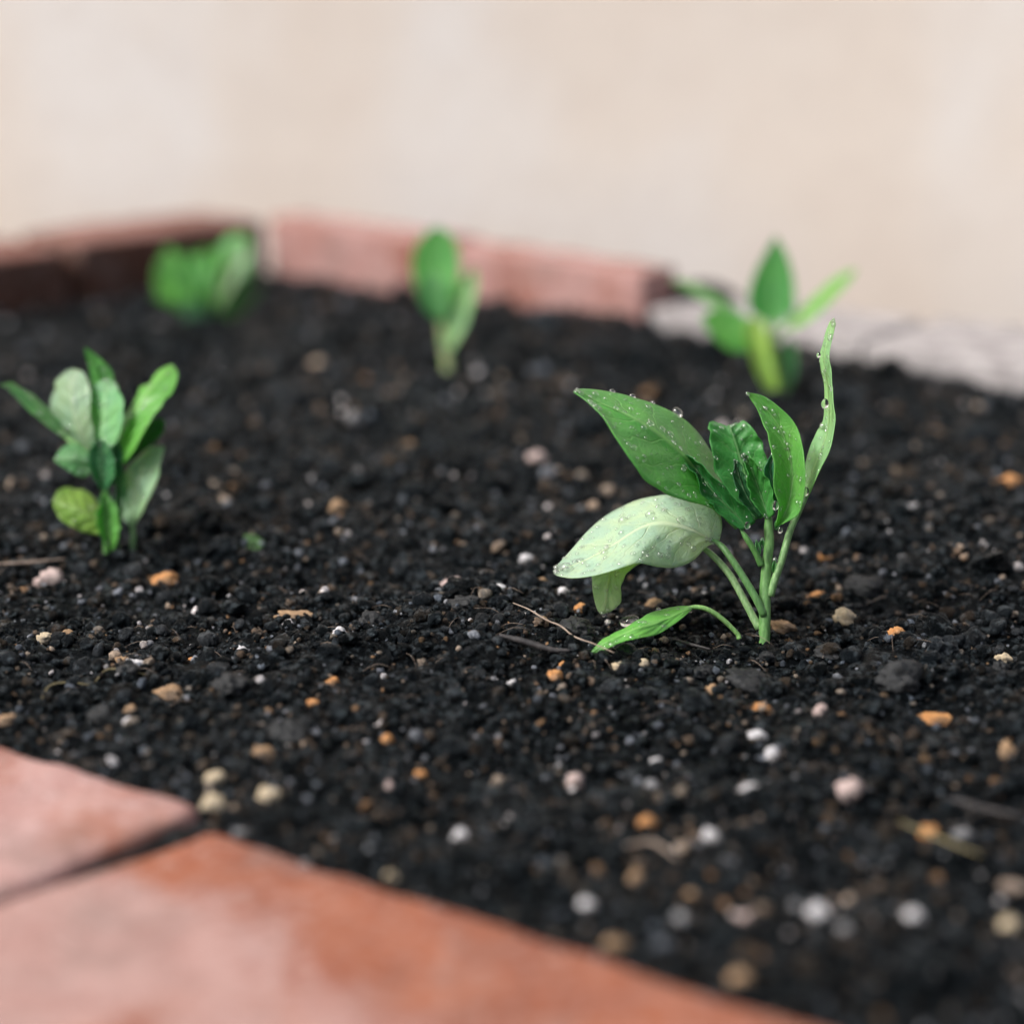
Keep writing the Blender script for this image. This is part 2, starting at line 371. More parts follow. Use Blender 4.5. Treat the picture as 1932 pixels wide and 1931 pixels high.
Lr = float(np.dot(RB - CN, eright)); cut = Lr * .52
brick_at(top + eright * .004 + np.array([0, 0, .002]), eright, nright, cut - .005, .034, .14, BRICKBACK, re_, 51, rad=.002)
brick_at(top + eright * (cut + .0005) + np.array([0, 0, .0]), eright, nright, Lr - cut - .004, .034, .136, BRICKBACK, re_, 52, rad=.002)
ke = tag(empty('concrete_kerb', tuple(RB * (1, 1, 0))), 'rough grey concrete kerb blocks continuing the pink brick edging to the right', 'kerb')
kt = RB + np.array([0, 0, .017])
brick_at(kt + ekerb * .002, ekerb, nkerb, .145, .075, .13, CONCRETE, ke, 61, 'concrete_block', rad=.003, amp=.0015)
brick_at(kt + ekerb * .1475 + np.array([0, 0, -.002]), ekerb, nkerb, .24, .10, .134, CONCRETE, ke, 62, 'concrete_block', rad=.003, amp=.002)

wv_, wf_ = grid_box((3.5, .06, 1.5), (30, 3, 20), .01, .002, 71)
wall = mesh_obj('garden_wall', wv_, wf_, WALL); wall.location = (0, 1.70, GZ + 1.498)
tag(wall, 'cream plastered wall filling the blurred background behind the bed', 'wall')

# pebbles and clods one can tell apart: (u, v, width, height, colour, label)
STONES = [
    (640, 1216, 24, 20, 'white', 'white oval pebble on the soil, middle of the left half, sharp'),
    (628, 1295, 28, 20, 'orange', 'smooth orange oval pebble near the centre left of the soil'),
    (320, 1310, 52, 28, 'tan', 'lumpy tan pebble, long and low, left of the dark round clods'),
    (365, 1228, 26, 16, 'orange', 'flat orange pebble above the lumpy tan one'),
    (235, 1247, 24, 18, 'tan', 'small tan pebble beside the white lump on the left'),
    (255, 1262, 36, 20, 'white', 'rough white lump on the soil at the left'),
    (85, 1213, 32, 28, 'cream', 'cream pebble near the left edge below the left seedling'),
    (125, 1200, 26, 16, 'tan', 'tan pebble just right of the cream one near the left edge'),
    (310, 1072, 52, 32, 'orange', 'blurred bright orange stone right of the left seedling foot'),
    (96, 1076, 56, 38, 'pink', 'blurred pinkish grey chip at the foot of the left seedling'),
    (243, 1380, 22, 22, 'white', 'round white pebble above the limed brick'),
    (15, 1366, 44, 20, 'tan', 'tan pebble cut by the left frame edge above the brick'),
    (250, 1355, 26, 16, 'tan', 'small tan pebble just above the round white one near the brick'),
    (500, 1436, 40, 26, 'tan', 'dull tan pebble between the brick corner and the dark clod'),
    (405, 1478, 40, 32, 'cream', 'cream pebble topmost of the three by the brick corner'),
    (402, 1516, 44, 34, 'cream', 'cream pebble wedged against the corner of the limed brick'),
    (510, 1510, 44, 34, 'cream', 'yellowish cream pebble right of the two at the brick corner'),
    (735, 1640, 38, 34, 'cream', 'blurred cream pebble at the edge of the orange brick'),
    (456, 1568, 30, 22, 'grey', 'grey pebble by the corner of the orange brick'),
    (590, 1346, 30, 16, 'orange', 'flat rusty orange pebble right of the dark clod'),
    (730, 1400, 22, 26, 'orange', 'upright orange pebble below the soil centre'),
    (790, 1447, 26, 18, 'orange', 'slanting orange pebble lower right of the upright one'),
    (865, 1552, 30, 30, 'white', 'round white pebble alone in the lower soil'),
    (735, 1470, 18, 34, 'pink', 'thin pale chip standing in the lower soil'),
    (966, 1294, 22, 16, 'white', 'small bright white pebble left of the two orange ones'),
    (1047, 1287, 24, 20, 'orange', 'lower of two round orange pebbles under the dark stick'),
    (1062, 1264, 20, 20, 'orange', 'upper of two round orange pebbles at the stick end'),
    (1172, 1263, 34, 20, 'cream', 'creamy white pebble at the end of the thin root'),
    (1213, 1255, 24, 18, 'cream', 'small knobbly cream pebble right of the root end'),
    (1095, 1158, 24, 20, 'orange', 'orange pebble above the dark clod under the hanging leaf'),
    (1063, 1133, 22, 18, 'white', 'white pebble left of the hanging pale leaf'),
    (1020, 1110, 24, 16, 'tan', 'brown pebble up left of the hanging pale leaf'),
    (1027, 1205, 16, 22, 'tan', 'small brown pebble above the thin root'),
    (1235, 1135, 30, 22, 'tan', 'tan stone between the hanging leaf and the leaf stalks'),
    (938, 1137, 30, 18, 'white', 'white flake on the soil ridge left of the hanging leaf'),
    (992, 1055, 24, 22, 'white', 'blurred white pebble behind the pale leaf tip'),
    (855, 1106, 40, 30, 'pink', 'blurred pink stone on the slope behind the ridge'),
    (555, 1166, 66, 16, 'tan', 'long flat tan chip behind the left part of the ridge'),
    (527, 1234, 16, 14, 'white', 'tiny white pebble left of the sharp oval one'),
    (457, 1216, 20, 14, 'white', 'white speck of a pebble further left of the oval one'),
    (1592, 1153, 40, 38, 'cream', 'big round fibrous tan pebble right of the sharp stem'),
    (1545, 1106, 26, 20, 'orange', 'glossy orange pebble up left of the big round tan one'),
    (1480, 1166, 46, 20, 'tan', 'crumbling rusty brown piece close right of the stem'),
    (1690, 1207, 26, 18, 'orange', 'orange pebble right of and below the big round tan one'),
    (1345, 1292, 36, 28, 'tan', 'brown bark like chip under the sharp seedling'),
    (1433, 1328, 46, 26, 'orange', 'bright orange stone with a nib, below the sharp stem'),
    (1765, 1332, 84, 20, 'orange', 'long knobbly orange brown stone at the right'),
    (1548, 1345, 26, 36, 'pink', 'upright pinkish pebble right of the bright orange stone'),
    (1430, 1377, 34, 22, 'white', 'white pebble under the bright orange stone'),
    (1457, 1408, 30, 38, 'white', 'oblong white pebble tilted, lower right of the other white one'),
    (1600, 1476, 48, 46, 'pink', 'large pale pink pebble in the right foreground'),
    (1415, 1500, 42, 26, 'white', 'wide white pebble left of the large pink one'),
    (1342, 1563, 36, 36, 'white', 'round blurred white pebble in the middle foreground'),
    (1220, 1549, 36, 34, 'orange', 'round amber pebble left of the blurred white one'),
    (1085, 1445, 32, 30, 'pink', 'pinkish pebble in the middle of the lower soil'),
    (1240, 1412, 26, 20, 'white', 'small off white pebble above the lower soil middle'),
    (1230, 1467, 26, 26, 'grey', 'grey pebble under the small off white one'),
    (1755, 1550, 40, 36, 'orange', 'amber pebble in the right foreground beside the straw'),
    (1818, 1555, 42, 26, 'grey', 'grey pebble right of the amber one'),
    (1900, 1412, 36, 44, 'tan', 'brown knobbly stone near the right edge'),
    (1895, 1232, 36, 24, 'cream', 'cream and rust pebble near the right edge above the black clod'),
    (1540, 1706, 46, 46, 'white', 'brightest white pebble, round, in the lower right foreground'),
    (1497, 1703, 28, 30, 'grey', 'grey pebble touching the brightest white one'),
    (1415, 1717, 44, 30, 'pink', 'pale pebble left of the brightest white one'),
    (1285, 1729, 40, 40, 'grey', 'pale grey round pebble further left near the orange brick'),
    (1108, 1690, 40, 40, 'white', 'white pebble just above the edge of the orange brick'),
    (1722, 1729, 42, 38, 'white', 'white pebble right of the brightest one in the foreground'),
    (1595, 1735, 40, 34, 'grey', 'dull grey pebble between the two foreground white ones'),
    (1905, 1733, 42, 40, 'cream', 'yellow blurred pebble at the lower right edge'),
    (1160, 1778, 46, 38, 'tan', 'tan pebble resting on the edge of the orange brick'),
    (1400, 1835, 50, 38, 'tan', 'large dull tan pebble near the bottom'),
    (1198, 1650, 34, 32, 'tan', 'brown blurred pebble in the lower middle'),
    (1300, 1680, 34, 30, 'tan', 'second brown pebble above the pale grey one'),
    (1690, 945, 36, 24, 'orange', 'rusty stone at the right behind the sharp seedling'),
    (1565, 1046, 34, 22, 'orange', 'blurred orange stone behind the sharp stem'),
    (1900, 935, 46, 26, 'orange', 'dark rust stone at the right edge behind'),
    (1012, 866, 34, 26, 'pink', 'blurred greyish pink stone left of the big leaf'),
    (672, 803, 34, 30, 'grey', 'blurred grey stone in the middle of the bed'),
    (770, 832, 34, 24, 'tan', 'blurred brown stone right of the grey one in mid bed'),
    (635, 976, 34, 28, 'tan', 'blurred tan stone between the left seedling and the centre'),
    (300, 606, 30, 28, 'grey', 'grey stone at the foot of the very blurred back seedling'),
    (1760, 800, 44, 28, 'tan', 'blurred brown stone on the far right slope'),
    (548, 1384, 64, 56, 'dark', 'round black soil clod in the left foreground above the bricks'),
    (437, 1312, 62, 50, 'dark', 'black soil clod left of the smooth orange oval pebble'),
    (190, 1347, 50, 40, 'dark', 'dark soil clod above the limed brick'),
    (240, 1275, 44, 30, 'dark', 'dark soil clod under the rough white lump'),
    (1088, 1200, 62, 44, 'dark', 'large crumbly black clod between the thin root and the low leaf'),
    (1420, 1262, 88, 40, 'dark', 'wide black clod below the sharp stem'),
    (1697, 1276, 72, 56, 'dark', 'big dark square clod at the right'),
    (1632, 1092, 62, 42, 'dark', 'blurred black clod right of the sharp stem'),
    (1888, 1250, 30, 32, 'dark', 'smooth black pebble like clod at the right edge'),
    (1330, 1255, 42, 30, 'dark', 'small black clod left of the wide one below the stem'),
    (1180, 1228, 42, 30, 'dark', 'dark clod under the tip of the low leaf'),
    (700, 1186, 44, 26, 'dark', 'black clod on the ridge in the left half'),
    (880, 1170, 56, 32, 'dark', 'crumbly black clod on top of the soil ridge'),
    (1560, 1215, 46, 28, 'dark', 'low dark clod right of the stem foot'),
    (1445, 1228, 30, 24, 'dark', 'small clod pressed against the foot of the sharp stem'),
]
# ------------------------------------------------------------------ crumbs of soil (nobody could count them)
def ico(sub):
    bm = bmesh.new(); bmesh.ops.create_icosphere(bm, subdivisions=sub, radius=1.0)
    V = np.array([v.co for v in bm.verts]); bm.verts.index_update(); Fc = np.array([[v.index for v in f.verts] for f in bm.faces]); bm.free()
    return V, Fc
def n3(V, k, seed): return vnoise(V[:, 0] * k + V[:, 2] * k * .83 + 31, V[:, 1] * k - V[:, 2] * k * .71 + 17, seed) + vnoise(V[:, 1] * k + 5, V[:, 2] * k + V[:, 0] * k * .4 + 7, seed + 50)
ICO = {s: ico(s) for s in (1, 2, 3, 4)}
def lump(sub, seed, rough=.35):
    V, Fc = ICO[sub]
    r = 1 + rough * n3(V, 1.3, seed) + rough * .7 * n3(V, 3.1, seed + 7)
    if sub >= 3: r = r + rough * .4 * n3(V, 7.5, seed + 9)
    if sub >= 4: r = r + rough * .22 * n3(V, 17, seed + 11)
    return V * r[:, None], Fc
def rand_rot(n):
    q = rng.normal(size=(n, 4)); q /= np.linalg.norm(q, axis=1, keepdims=True)
    a, b, c, d = q.T
    return np.stack([1 - 2 * (c * c + d * d), 2 * (b * c - a * d), 2 * (b * d + a * c), 2 * (b * c + a * d), 1 - 2 * (b * b + d * d), 2 * (c * d - a * b),
                     2 * (b * d - a * c), 2 * (c * d + a * b), 1 - 2 * (b * b + c * c)], -1).reshape(n, 3, 3)
def scatter(n, vmin, vmax, umin=-500, umax=2430):
    u = rng.uniform(umin, umax, n * 2); v = rng.uniform(vmin, vmax, n * 2)
    b_ = (v - CV) / F; Z = HC / (SP + b_ * CP); x = Z * (u - CU) / F; y = Z * (CP - b_ * SP)
    ok = inside(x, y, -.002); x, y, Z = x[ok][:n], y[ok][:n], Z[ok][:n]
    return x, y, Z
def crumbs(name, n, sub, rmed, sig, rmin, rmax, palette, probs, vmin=470, vmax=2080, sink=.25, seed=0, smooth=False, far=True, rough=.45):
    x, y, Z = scatter(n, vmin, vmax); n = len(x)
    k = (np.hypot(x - on(1440, 1208)[0], y - on(1440, 1208)[1]) > .007) | (name != 'grit'); x, y, Z = x[k], y[k], Z[k]; n = len(x)
    if sub >= 3:                                       # big lumps keep clear of the stones and of the sharp seedling's foot
        spots = [on(q[0], q[1] + q[3] * .35)[:2] for q in STONES] + [on(*q)[:2] for q in ((1436, 1208), (1180, 1225), (1250, 1215), (1390, 1195), (1060, 1245), (980, 1200), (1000, 1250), (472, 1030), (225, 1046))]
        d = np.min([np.hypot(x - q[0], y - q[1]) for q in spots], axis=0); k = d > .011; x, y, Z = x[k], y[k], Z[k]; n = len(x)
    r = np.clip(rmed * np.exp(rng.normal(0, sig, n)), rmin, rmax)
    if far: r = r * np.clip(Z / .7, .75, 1.9)
    z = terrain(x, y, False) + r * sink + .0003
    tem = [lump(sub, 100 + seed * 13 + k, rough) for k in range(12)]; Fc = tem[0][1]; nv = len(tem[0][0])
    base = np.stack([t[0] for t in tem])[rng.integers(0, 12, n)]
    sc = r[:, None] * rng.uniform(.65, 1.25, (n, 3))
    W = np.einsum('nij,nvj->nvi', rand_rot(n), base * sc[:, None, :]); W[:, :, 2] *= .85
    W += np.stack([x, y, z], -1)[:, None, :]
    fa = (Fc[None] + (np.arange(n) * nv)[:, None, None]).reshape(-1, 3)
    pal = np.array(palette)[rng.choice(len(palette), n, p=probs)] * rng.uniform(.6, 1.5, (n, 1))
    return mesh_obj(name, W.reshape(-1, 3), fa, SOIL, col=np.repeat(pal, nv, 0), smooth=smooth)
DARK = [(.0030, .0040, .0048), (.0085, .0108, .0130), (.024, .0275, .031), (.024, .0185, .0140), (.060, .045, .032)]
tag(crumbs('soil_crumbs', 52000, 1, .0007, .55, .00028, .003, DARK, [.40, .30, .17, .09, .04], seed=1), kind='stuff')
tag(crumbs('soil_granules', 5200, 2, .0017, .36, .0009, .0036, DARK, [.46, .32, .13, .06, .03], seed=2, sink=.55, rough=.36, smooth=True), kind='stuff')
tag(crumbs('soil_lumps', 750, 3, .0030, .26, .002, .0048, DARK, [.50, .34, .12, .03, .01], seed=5, sink=.45, rough=.42, smooth=True), kind='stuff')
tag(crumbs('soil_lumps', 200, 3, .0043, .25, .0034, .0066, DARK, [.50, .34, .12, .03, .01], seed=6, sink=.2, rough=.5), kind='stuff')
GRIT = [(.58, .57, .58), (.34, .28, .22), (.25, .155, .085), (.125, .095, .070), (.17, .19, .22)]  # real grit, its white and blue-grey grains also painting in wet glints
tag(crumbs('grit', 6500, 1, .00062, .4, .0003, .0013, GRIT, [.13, .13, .10, .30, .34], seed=3, sink=.9, rough=.5), kind='stuff')
tag(crumbs('grit', 1500, 2, .0013, .32, .0009, .0026, GRIT, [.08, .16, .10, .31, .35], seed=7, sink=.65, smooth=True, rough=.6), kind='stuff')

# ------------------------------------------------------------------ tubes
def catmull(P, n):
    P = np.asarray(P, float); k = len(P); t = np.linspace(0, k - 1, n); i = np.clip(np.floor(t).astype(int), 0, k - 2); f = (t - i)[:, None]
    g = lambda j: np.where(((j < 0) | (j > k - 1))[:, None], np.where((j < 0)[:, None], 2 * P[0] - P[1], 2 * P[-1] - P[-2]), P[np.clip(j, 0, k - 1)])
    p0, p1, p2, p3 = g(i - 1), P[i], P[i + 1], g(i + 2)
    return .5 * (2 * p1 + (p2 - p0) * f + (2 * p0 - 5 * p1 + 4 * p2 - p3) * f ** 2 + (3 * p1 - p0 - 3 * p2 + p3) * f ** 3)
def tube(P, R, n=24, m=10, jitter=0.0):
    R = np.asarray(R, float)
    c = catmull(P, n); r = np.interp(np.linspace(0, 1, n), np.linspace(0, 1, len(R)), R)
    tg = np.gradient(c, axis=0); tg /= np.linalg.norm(tg, axis=1, keepdims=True)
    a = np.cross(tg, (0.3, 1, .2)); a /= np.linalg.norm(a, axis=1, keepdims=True); b_ = np.cross(tg, a)
    th = np.linspace(0, 2 * math.pi, m, endpoint=False)
    rr = r[:, None] * (1 + jitter * rng.normal(size=(n, m)))
    V = c[:, None, :] + rr[..., None] * (np.cos(th)[None, :, None] * a[:, None, :] + np.sin(th)[None, :, None] * b_[:, None, :])
    V = V.reshape(-1, 3); Fc = []
    for i in range(n - 1):
        for j in range(m):
            k = (j + 1) % m; Fc.append((i * m + j, i * m + k, (i + 1) * m + k, (i + 1) * m + j))
    V = np.vstack([V, c[:1], c[-1:]]); a0, a1 = n * m, n * m + 1
    for j in range(m):
        k = (j + 1) % m; Fc.append((a0, k, j)); Fc.append((a1, (n - 1) * m + j, (n - 1) * m + k))
    return V, Fc

# ------------------------------------------------------------------ leaves
DROPS = []      # fine droplets on the seedlings, gathered from every wet leaf
def leaf_surface(L, Mi, R, ns=44, nt=12, crease=.55, quilt=.0006, wave=.0005, seed=0):
    Ls, Ms, Rs = catmull(L, ns), catmull(Mi, ns), catmull(R, ns)
    t = np.linspace(-1, 1, 2 * nt + 1); tt = t[None, :, None]
    par = Ls[:, None] * (tt * tt - tt) / 2 + Ms[:, None] * (1 - tt * tt) + Rs[:, None] * (tt * tt + tt) / 2
    lin = np.where(tt < 0, Ms[:, None] * (1 + tt) - Ls[:, None] * tt, Ms[:, None] * (1 - tt) + Rs[:, None] * tt)
    P = crease * lin + (1 - crease) * par
    s = np.linspace(0, 1, ns)
    du = np.gradient(P, axis=0); dv = np.gradient(P, axis=1); N = np.cross(du, dv); N /= np.maximum(np.linalg.norm(N, axis=2, keepdims=True), 1e-9)
    ph = s[:, None] * 6.5 - 1.6 * np.abs(t)[None] ** .8
    q = quilt * (np.abs(np.sin(math.pi * ph)) ** .6 - .5) * (np.minimum(1, np.abs(t) * 3) * (1 - np.abs(t) ** 3))[None] * np.sin(math.pi * np.clip(s, 0, 1))[:, None] ** .5
    q = q - quilt * 1.2 * np.exp(-(t / .06) ** 2)[None] * np.sin(math.pi * s)[:, None]
    q = q + wave * 2 * vnoise(s[:, None] * 14 + 0 * t[None], np.sign(t)[None] * 5 + 0 * s[:, None], seed) * (np.abs(t) ** 3)[None] * np.sin(math.pi * s)[:, None]
    return P + N * q[..., None], N, s, t
def blade_mesh(P, N, s, t, th=.00028):
    ns, nt = P.shape[:2]
    A = (P + N * th / 2).reshape(-1, 3); B = (P - N * th / 2).reshape(-1, 3)
    V = np.vstack([A, B]); I = np.arange(ns * nt).reshape(ns, nt); n = ns * nt
    up = np.stack([I[:-1, :-1], I[1:, :-1], I[1:, 1:], I[:-1, 1:]], -1).reshape(-1, 4)
    Fc = [tuple(f) for f in up] + [tuple(f[::-1] + n) for f in up]
    rim = list(I[0, :]) + list(I[1:, -1]) + list(I[-1, -2::-1]) + list(I[-2:0:-1, 0])
    for k in range(len(rim)):
        a, b_ = rim[k], rim[(k + 1) % len(rim)]; Fc.append((a, b_, b_ + n, a + n))
    uv = np.stack(np.broadcast_arrays(s[:, None], (t[None] + 1) / 2), -1).reshape(-1, 2)
    return V, Fc, np.vstack([uv, uv])
def fine_drops(P, N, n, face, rlo=.00036, rhi=.00125, seed=0):
    """scatter beads of water over the side of a blade that looks along `face`"""
    r_ = np.random.default_rng(seed + 900)
    ns, nt = P.shape[:2]
    for _ in range(n):
        i = int(r_.integers(2, ns - 1)); j = int(r_.integers(1, nt - 1)); nn = N[i, j]
        if np.dot(nn, face) < 0: nn = -nn
        r = rlo * (rhi / rlo) ** (r_.random() ** 2.0)
        DROPS.append((P[i, j] + (P[i - 1, j] - P[i, j]) * r_.random(), nn, r))
def make_leaf(root, Lp, Mp, Rp, color, px, drops=0, label=None, face=(-.2, -.75, .65), seed=0, crease=.55, quilt=.0006, scale=1.0, petiole=None, pr=(.0012, .0011, .0010, .0003), pcol=None, wave=.0004):
    """px turns (x, y, depth offset in mm) into a point; margins and midrib run from base to tip"""
    color = (color[0] * 1.6, min(.55, color[1] * 1.85), color[2] * 1.75) if color[0] < .3 else color
    L, Mi, R = ([px(*p) for p in q] for q in (Lp, Mp, Rp))
    P, N, s, t = leaf_surface(L, Mi, R, seed=seed, crease=crease, quilt=quilt, wave=wave)
    V, Fc, uv = blade_mesh(P, N, s, t)
    o = mesh_obj('leaf', V, Fc, LEAF, root, root.location, uv=uv); o.color = (*color, 1)
    if label: o['label'] = label
    if drops: fine_drops(P, N, drops, np.array(face), seed=seed)
    if petiole is not None:
        pv, pf = tube([px(*p) for p in petiole], pr, 22, 10)
        po = mesh_obj('petiole', pv, pf, STEM, o, root.location); po.color = (*(pcol or (.16, .34, .10)), 1)
    return o, P, N
def make_stem(root, pts, radii, color, px, name='stem'):
    v, f = tube([px(*p) for p in pts], radii, 30, 14, .02)
    o = mesh_obj(name, v, f, STEM, root, root.location); o.color = (*color, 1); return o

# main seedling: frame positions below are in the scale of a 2.838 times enlarged view whose corner is (1005.6, 579.7)
ZB = depth_at(1208)
def main_px(x, y, dz=0): return at(1005.6 + x / 2.838, 579.7 + y / 2.838, ZB + dz / 1000)
main = tag(empty('seedling', tuple(main_px(1235, 1790))), 'sharp wet green seedling in the right foreground with a drooping pale leaf', 'seedling')
DKG, MDG, LTG, PALE, YLW = (.028, .145, .038), (.050, .165, .036), (.085, .23, .060), (.27, .40, .24), (.14, .22, .038)
make_stem(main, [(1232, 1830, 0), (1237, 1780, 0), (1242, 1640, 0), (1243, 1500, 1), (1252, 1380, 1), (1264, 1270, 1), (1262, 1180, 1), (1262, 1090, 1)], [.0021, .0020, .0020, .0019, .0017, .0017, .0016, .0010], (.12, .27, .08), main_px)
leafA, PA, NA = make_leaf(main,
    [(1085, 1188, 2), (960, 1072, -6), (830, 1034, -16), (700, 990, -23), (595, 908, -29), (495, 785, -30), (412, 650, -28), (325, 535, -24), (226, 462, -19), (222, 450, -16)],
    [(1098, 1178, 5), (1010, 1062, 3), (905, 930, -1), (800, 795, -5), (690, 700, -10), (570, 622, -15), (440, 560, -16), (330, 508, -16), (245, 456, -16), (222, 450, -16)],
    [(1110, 1160, 8), (1040, 1000, 14), (992, 880, 18), (932, 752, 18), (850, 645, 17), (735, 562, 10), (575, 500, 3), (410, 447, -2), (270, 433, -10), (222, 450, -16)],
    (.082, .235, .056), main_px, 150, seed=1, crease=.7, quilt=.001, wave=.0008)
leafB, PB, NB = make_leaf(main,
    [(1120, 1195, -3), (1015, 1120, -5), (935, 1040, -6), (885, 940, -7), (832, 850, -7), (768, 808, -4), (755, 800, -3)],
    [(1150, 1180, -2), (1070, 1090, -2), (985, 1005, -2), (910, 910, -2), (850, 835, -2), (790, 806, -2), (755, 800, -3)],
    [(1190, 1150, -5), (1135, 1065, -8), (1045, 985, -9), (965, 900, -9), (900, 830, -8), (830, 798, -6), (755, 800, -3)],
    DKG, main_px, 22, seed=2, quilt=.0012, wave=.0013, petiole=[(1222, 1380, 0), (1190, 1310, -1), (1140, 1230, -2), (1110, 1185, -2)], pcol=(.10, .25, .07))
make_leaf(main,
    [(1190, 1140, 6), (1075, 1030, 7), (990, 890, 8), (948, 760, 9), (943, 660, 10), (946, 612, 12), (990, 618, 16)],
    [(1205, 1130, 9), (1160, 980, 11), (1122, 860, 12), (1088, 745, 12), (1066, 680, 12), (1050, 640, 13), (1046, 640, 18)],
    [(1225, 1130, 6), (1262, 1000, 7), (1256, 840, 8), (1222, 720, 9), (1185, 655, 10), (1135, 612, 12), (1085, 625, 16)],
    (.040, .170, .040), main_px, 40, seed=3, quilt=.0013, wave=.0014)
make_leaf(main,
    [(1205, 1130, 2), (1150, 1080, 1), (1100, 1000, 1), (1076, 905, 2), (1074, 840, 3), (1080, 815, 4)],
    [(1215, 1125, 4), (1175, 1060, 4), (1130, 980, 4), (1098, 890, 4), (1084, 840, 4), (1080, 815, 4)],
    [(1225, 1115, 2), (1200, 1040, 1), (1162, 960, 1), (1132, 890, 2), (1104, 830, 3), (1080, 815, 4)],
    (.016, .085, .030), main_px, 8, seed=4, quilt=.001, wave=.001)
make_leaf(main,
    [(1245, 1130, -3), (1190, 1060, -4), (1155, 970, -4), (1138, 880, -4), (1122, 815, -3), (1120, 786, -2)],
    [(1262, 1130, -1), (1232, 1040, 0), (1200, 950, 0), (1172, 870, -1), (1140, 808, -2), (1120, 786, -2)],
    [(1285, 1110, -4), (1292, 1020, -5), (1268, 935, -5), (1222, 860, -5), (1170, 800, -4), (1120, 786, -2)],
    (.045, .180, .040), main_px, 14, seed=5, quilt=.0012, wave=.001)
make_leaf(main,
    [(1262, 1120, 3), (1275, 1010, 2), (1246, 915, 2), (1242, 860, 2), (1262, 810, 3), (1286, 780, 4)],
    [(1275, 1120, 4), (1295, 1010, 4), (1276, 920, 4), (1270, 850, 4), (1278, 810, 4), (1286, 780, 4)],
    [(1290, 1110, 3), (1318, 1010, 2), (1310, 910, 2), (1304, 850, 2), (1298, 800, 3), (1286, 780, 4)],
    (.022, .115, .060), main_px, 16, seed=6)
make_leaf(main,
    [(1300, 1170, -6), (1316, 1060, -8), (1290, 960, -9), (1290, 830, -9), (1268, 715, -8), (1240, 640, -6), (1205, 555, -4), (1165, 490, -3), (1142, 455, -3)],
    [(1315, 1165, -4), (1362, 1070, -3), (1386, 950, -3), (1382, 830, -3), (1352, 720, -3), (1308, 625, -3), (1250, 545, -3), (1190, 485, -3), (1142, 455, -3)],
    [(1335, 1160, -6), (1422, 1100, -9), (1455, 960, -10), (1450, 840, -10), (1438, 725, -8), (1400, 620, -6), (1325, 540, -5), (1235, 476, -4), (1142, 455, -3)],
    (.085, .225, .050), main_px, 60, seed=7)
make_leaf(main,
    [(1452, 1015, 0), (1446, 965, 3), (1456, 870, 6), (1478, 775, 7), (1515, 675, 6), (1556, 590, 5), (1562, 430, 4), (1545, 330, 4), (1540, 250, 4), (1560, 160, 3), (1590, 82, 2), (1608, 58, 0)],
    [(1462, 1016, 2), (1470, 965, 2), (1506, 870, 2), (1545, 775, 2), (1585, 670, 2), (1595, 560, 2), (1590, 440, 1), (1574, 340, 0), (1570, 255, -1), (1586, 160, -1), (1606, 85, 0), (1610, 58, 0)],
    [(1474, 1012, -3), (1492, 970, -6), (1534, 875, -10), (1582, 775, -12), (1612, 660, -11), (1612, 560, -10), (1606, 450, -8), (1592, 345, -6), (1590, 250, -5), (1605, 155, -3), (1617, 85, -1), (1612, 58, 0)],
    (.195, .30, .16), main_px, 80, seed=8, label='narrow pale leaf standing upright, seen almost edge on', petiole=[(1270, 1545, 0), (1290, 1470, 0), (1330, 1360, 0), (1375, 1200, 1), (1420, 1100, 1), (1460, 1018, 1), (1500, 940, 2)], pr=(.0014, .0013, .0012, .0010, .0003), pcol=(.17, .32, .12), crease=.8)
leafH, PH, NH = make_leaf(main,
    [(990, 1256, 1), (930, 1280, 1), (860, 1350, 0), (770, 1392, -3), (660, 1388, -10), (560, 1368, -18), (440, 1402, -21), (320, 1436, -18), (200, 1446, -12), (130, 1436, -8), (108, 1412, -5)],
    [(990, 1252, 2), (925, 1228, -1), (850, 1190, -3), (765, 1165, -4), (665, 1160, -4), (560, 1200, -4), (440, 1278, -5), (320, 1345, -5), (210, 1390, -5), (140, 1410, -5), (108, 1412, -5)],
    [(998, 1245, 3), (1012, 1165, 2), (985, 1090, 2), (890, 1045, 4), (720, 1000, 11), (560, 1035, 20), (420, 1098, 22), (300, 1190, 16), (200, 1300, 7), (135, 1375, -1), (108, 1410, -5)],
    (.48, .64, .56), main_px, 190, face=(-.2, -.3, .9), seed=9, label='large pale drooping leaf beaded with water', petiole=[(1238, 1650, -1), (1195, 1560, -2), (1130, 1450, -2), (1055, 1335, -1), (1000, 1268, 1), (930, 1230, 0)], pr=(.0014, .0013, .0012, .0011, .0003), pcol=(.12, .27, .09), crease=.35, quilt=.0009)
make_leaf(main,
    [(880, 1290, 5), (760, 1310, 7), (640, 1340, 6), (530, 1400, -1), (480, 1460, -1), (472, 1530, -1), (470, 1580, 0), (425, 1620, 1), (366, 1645, 1)],
    [(885, 1280, 6), (760, 1270, 9), (630, 1270, 10), (520, 1310, 4), (430, 1400, 4), (405, 1490, 3), (395, 1570, 2), (380, 1625, 1), (366, 1645, 1)],
    [(885, 1270, 5), (760, 1240, 11), (620, 1230, 14), (470, 1260, 9), (330, 1390, 8), (316, 1470, 6), (326, 1550, 4), (343, 1615, 2), (366, 1645, 1)],
    (.36, .52, .29), main_px, 40, face=(-.2, -.9, .3), seed=10, petiole=[(1212, 1720, 1), (1175, 1650, 2), (1130, 1565, 3), (1060, 1440, 5), (980, 1345, 7), (905, 1285, 8), (850, 1275, 9)], pr=(.0014, .0013, .0012, .0011, .0003), pcol=(.22, .37, .16), label='pale leaf hanging behind the big drooping one')
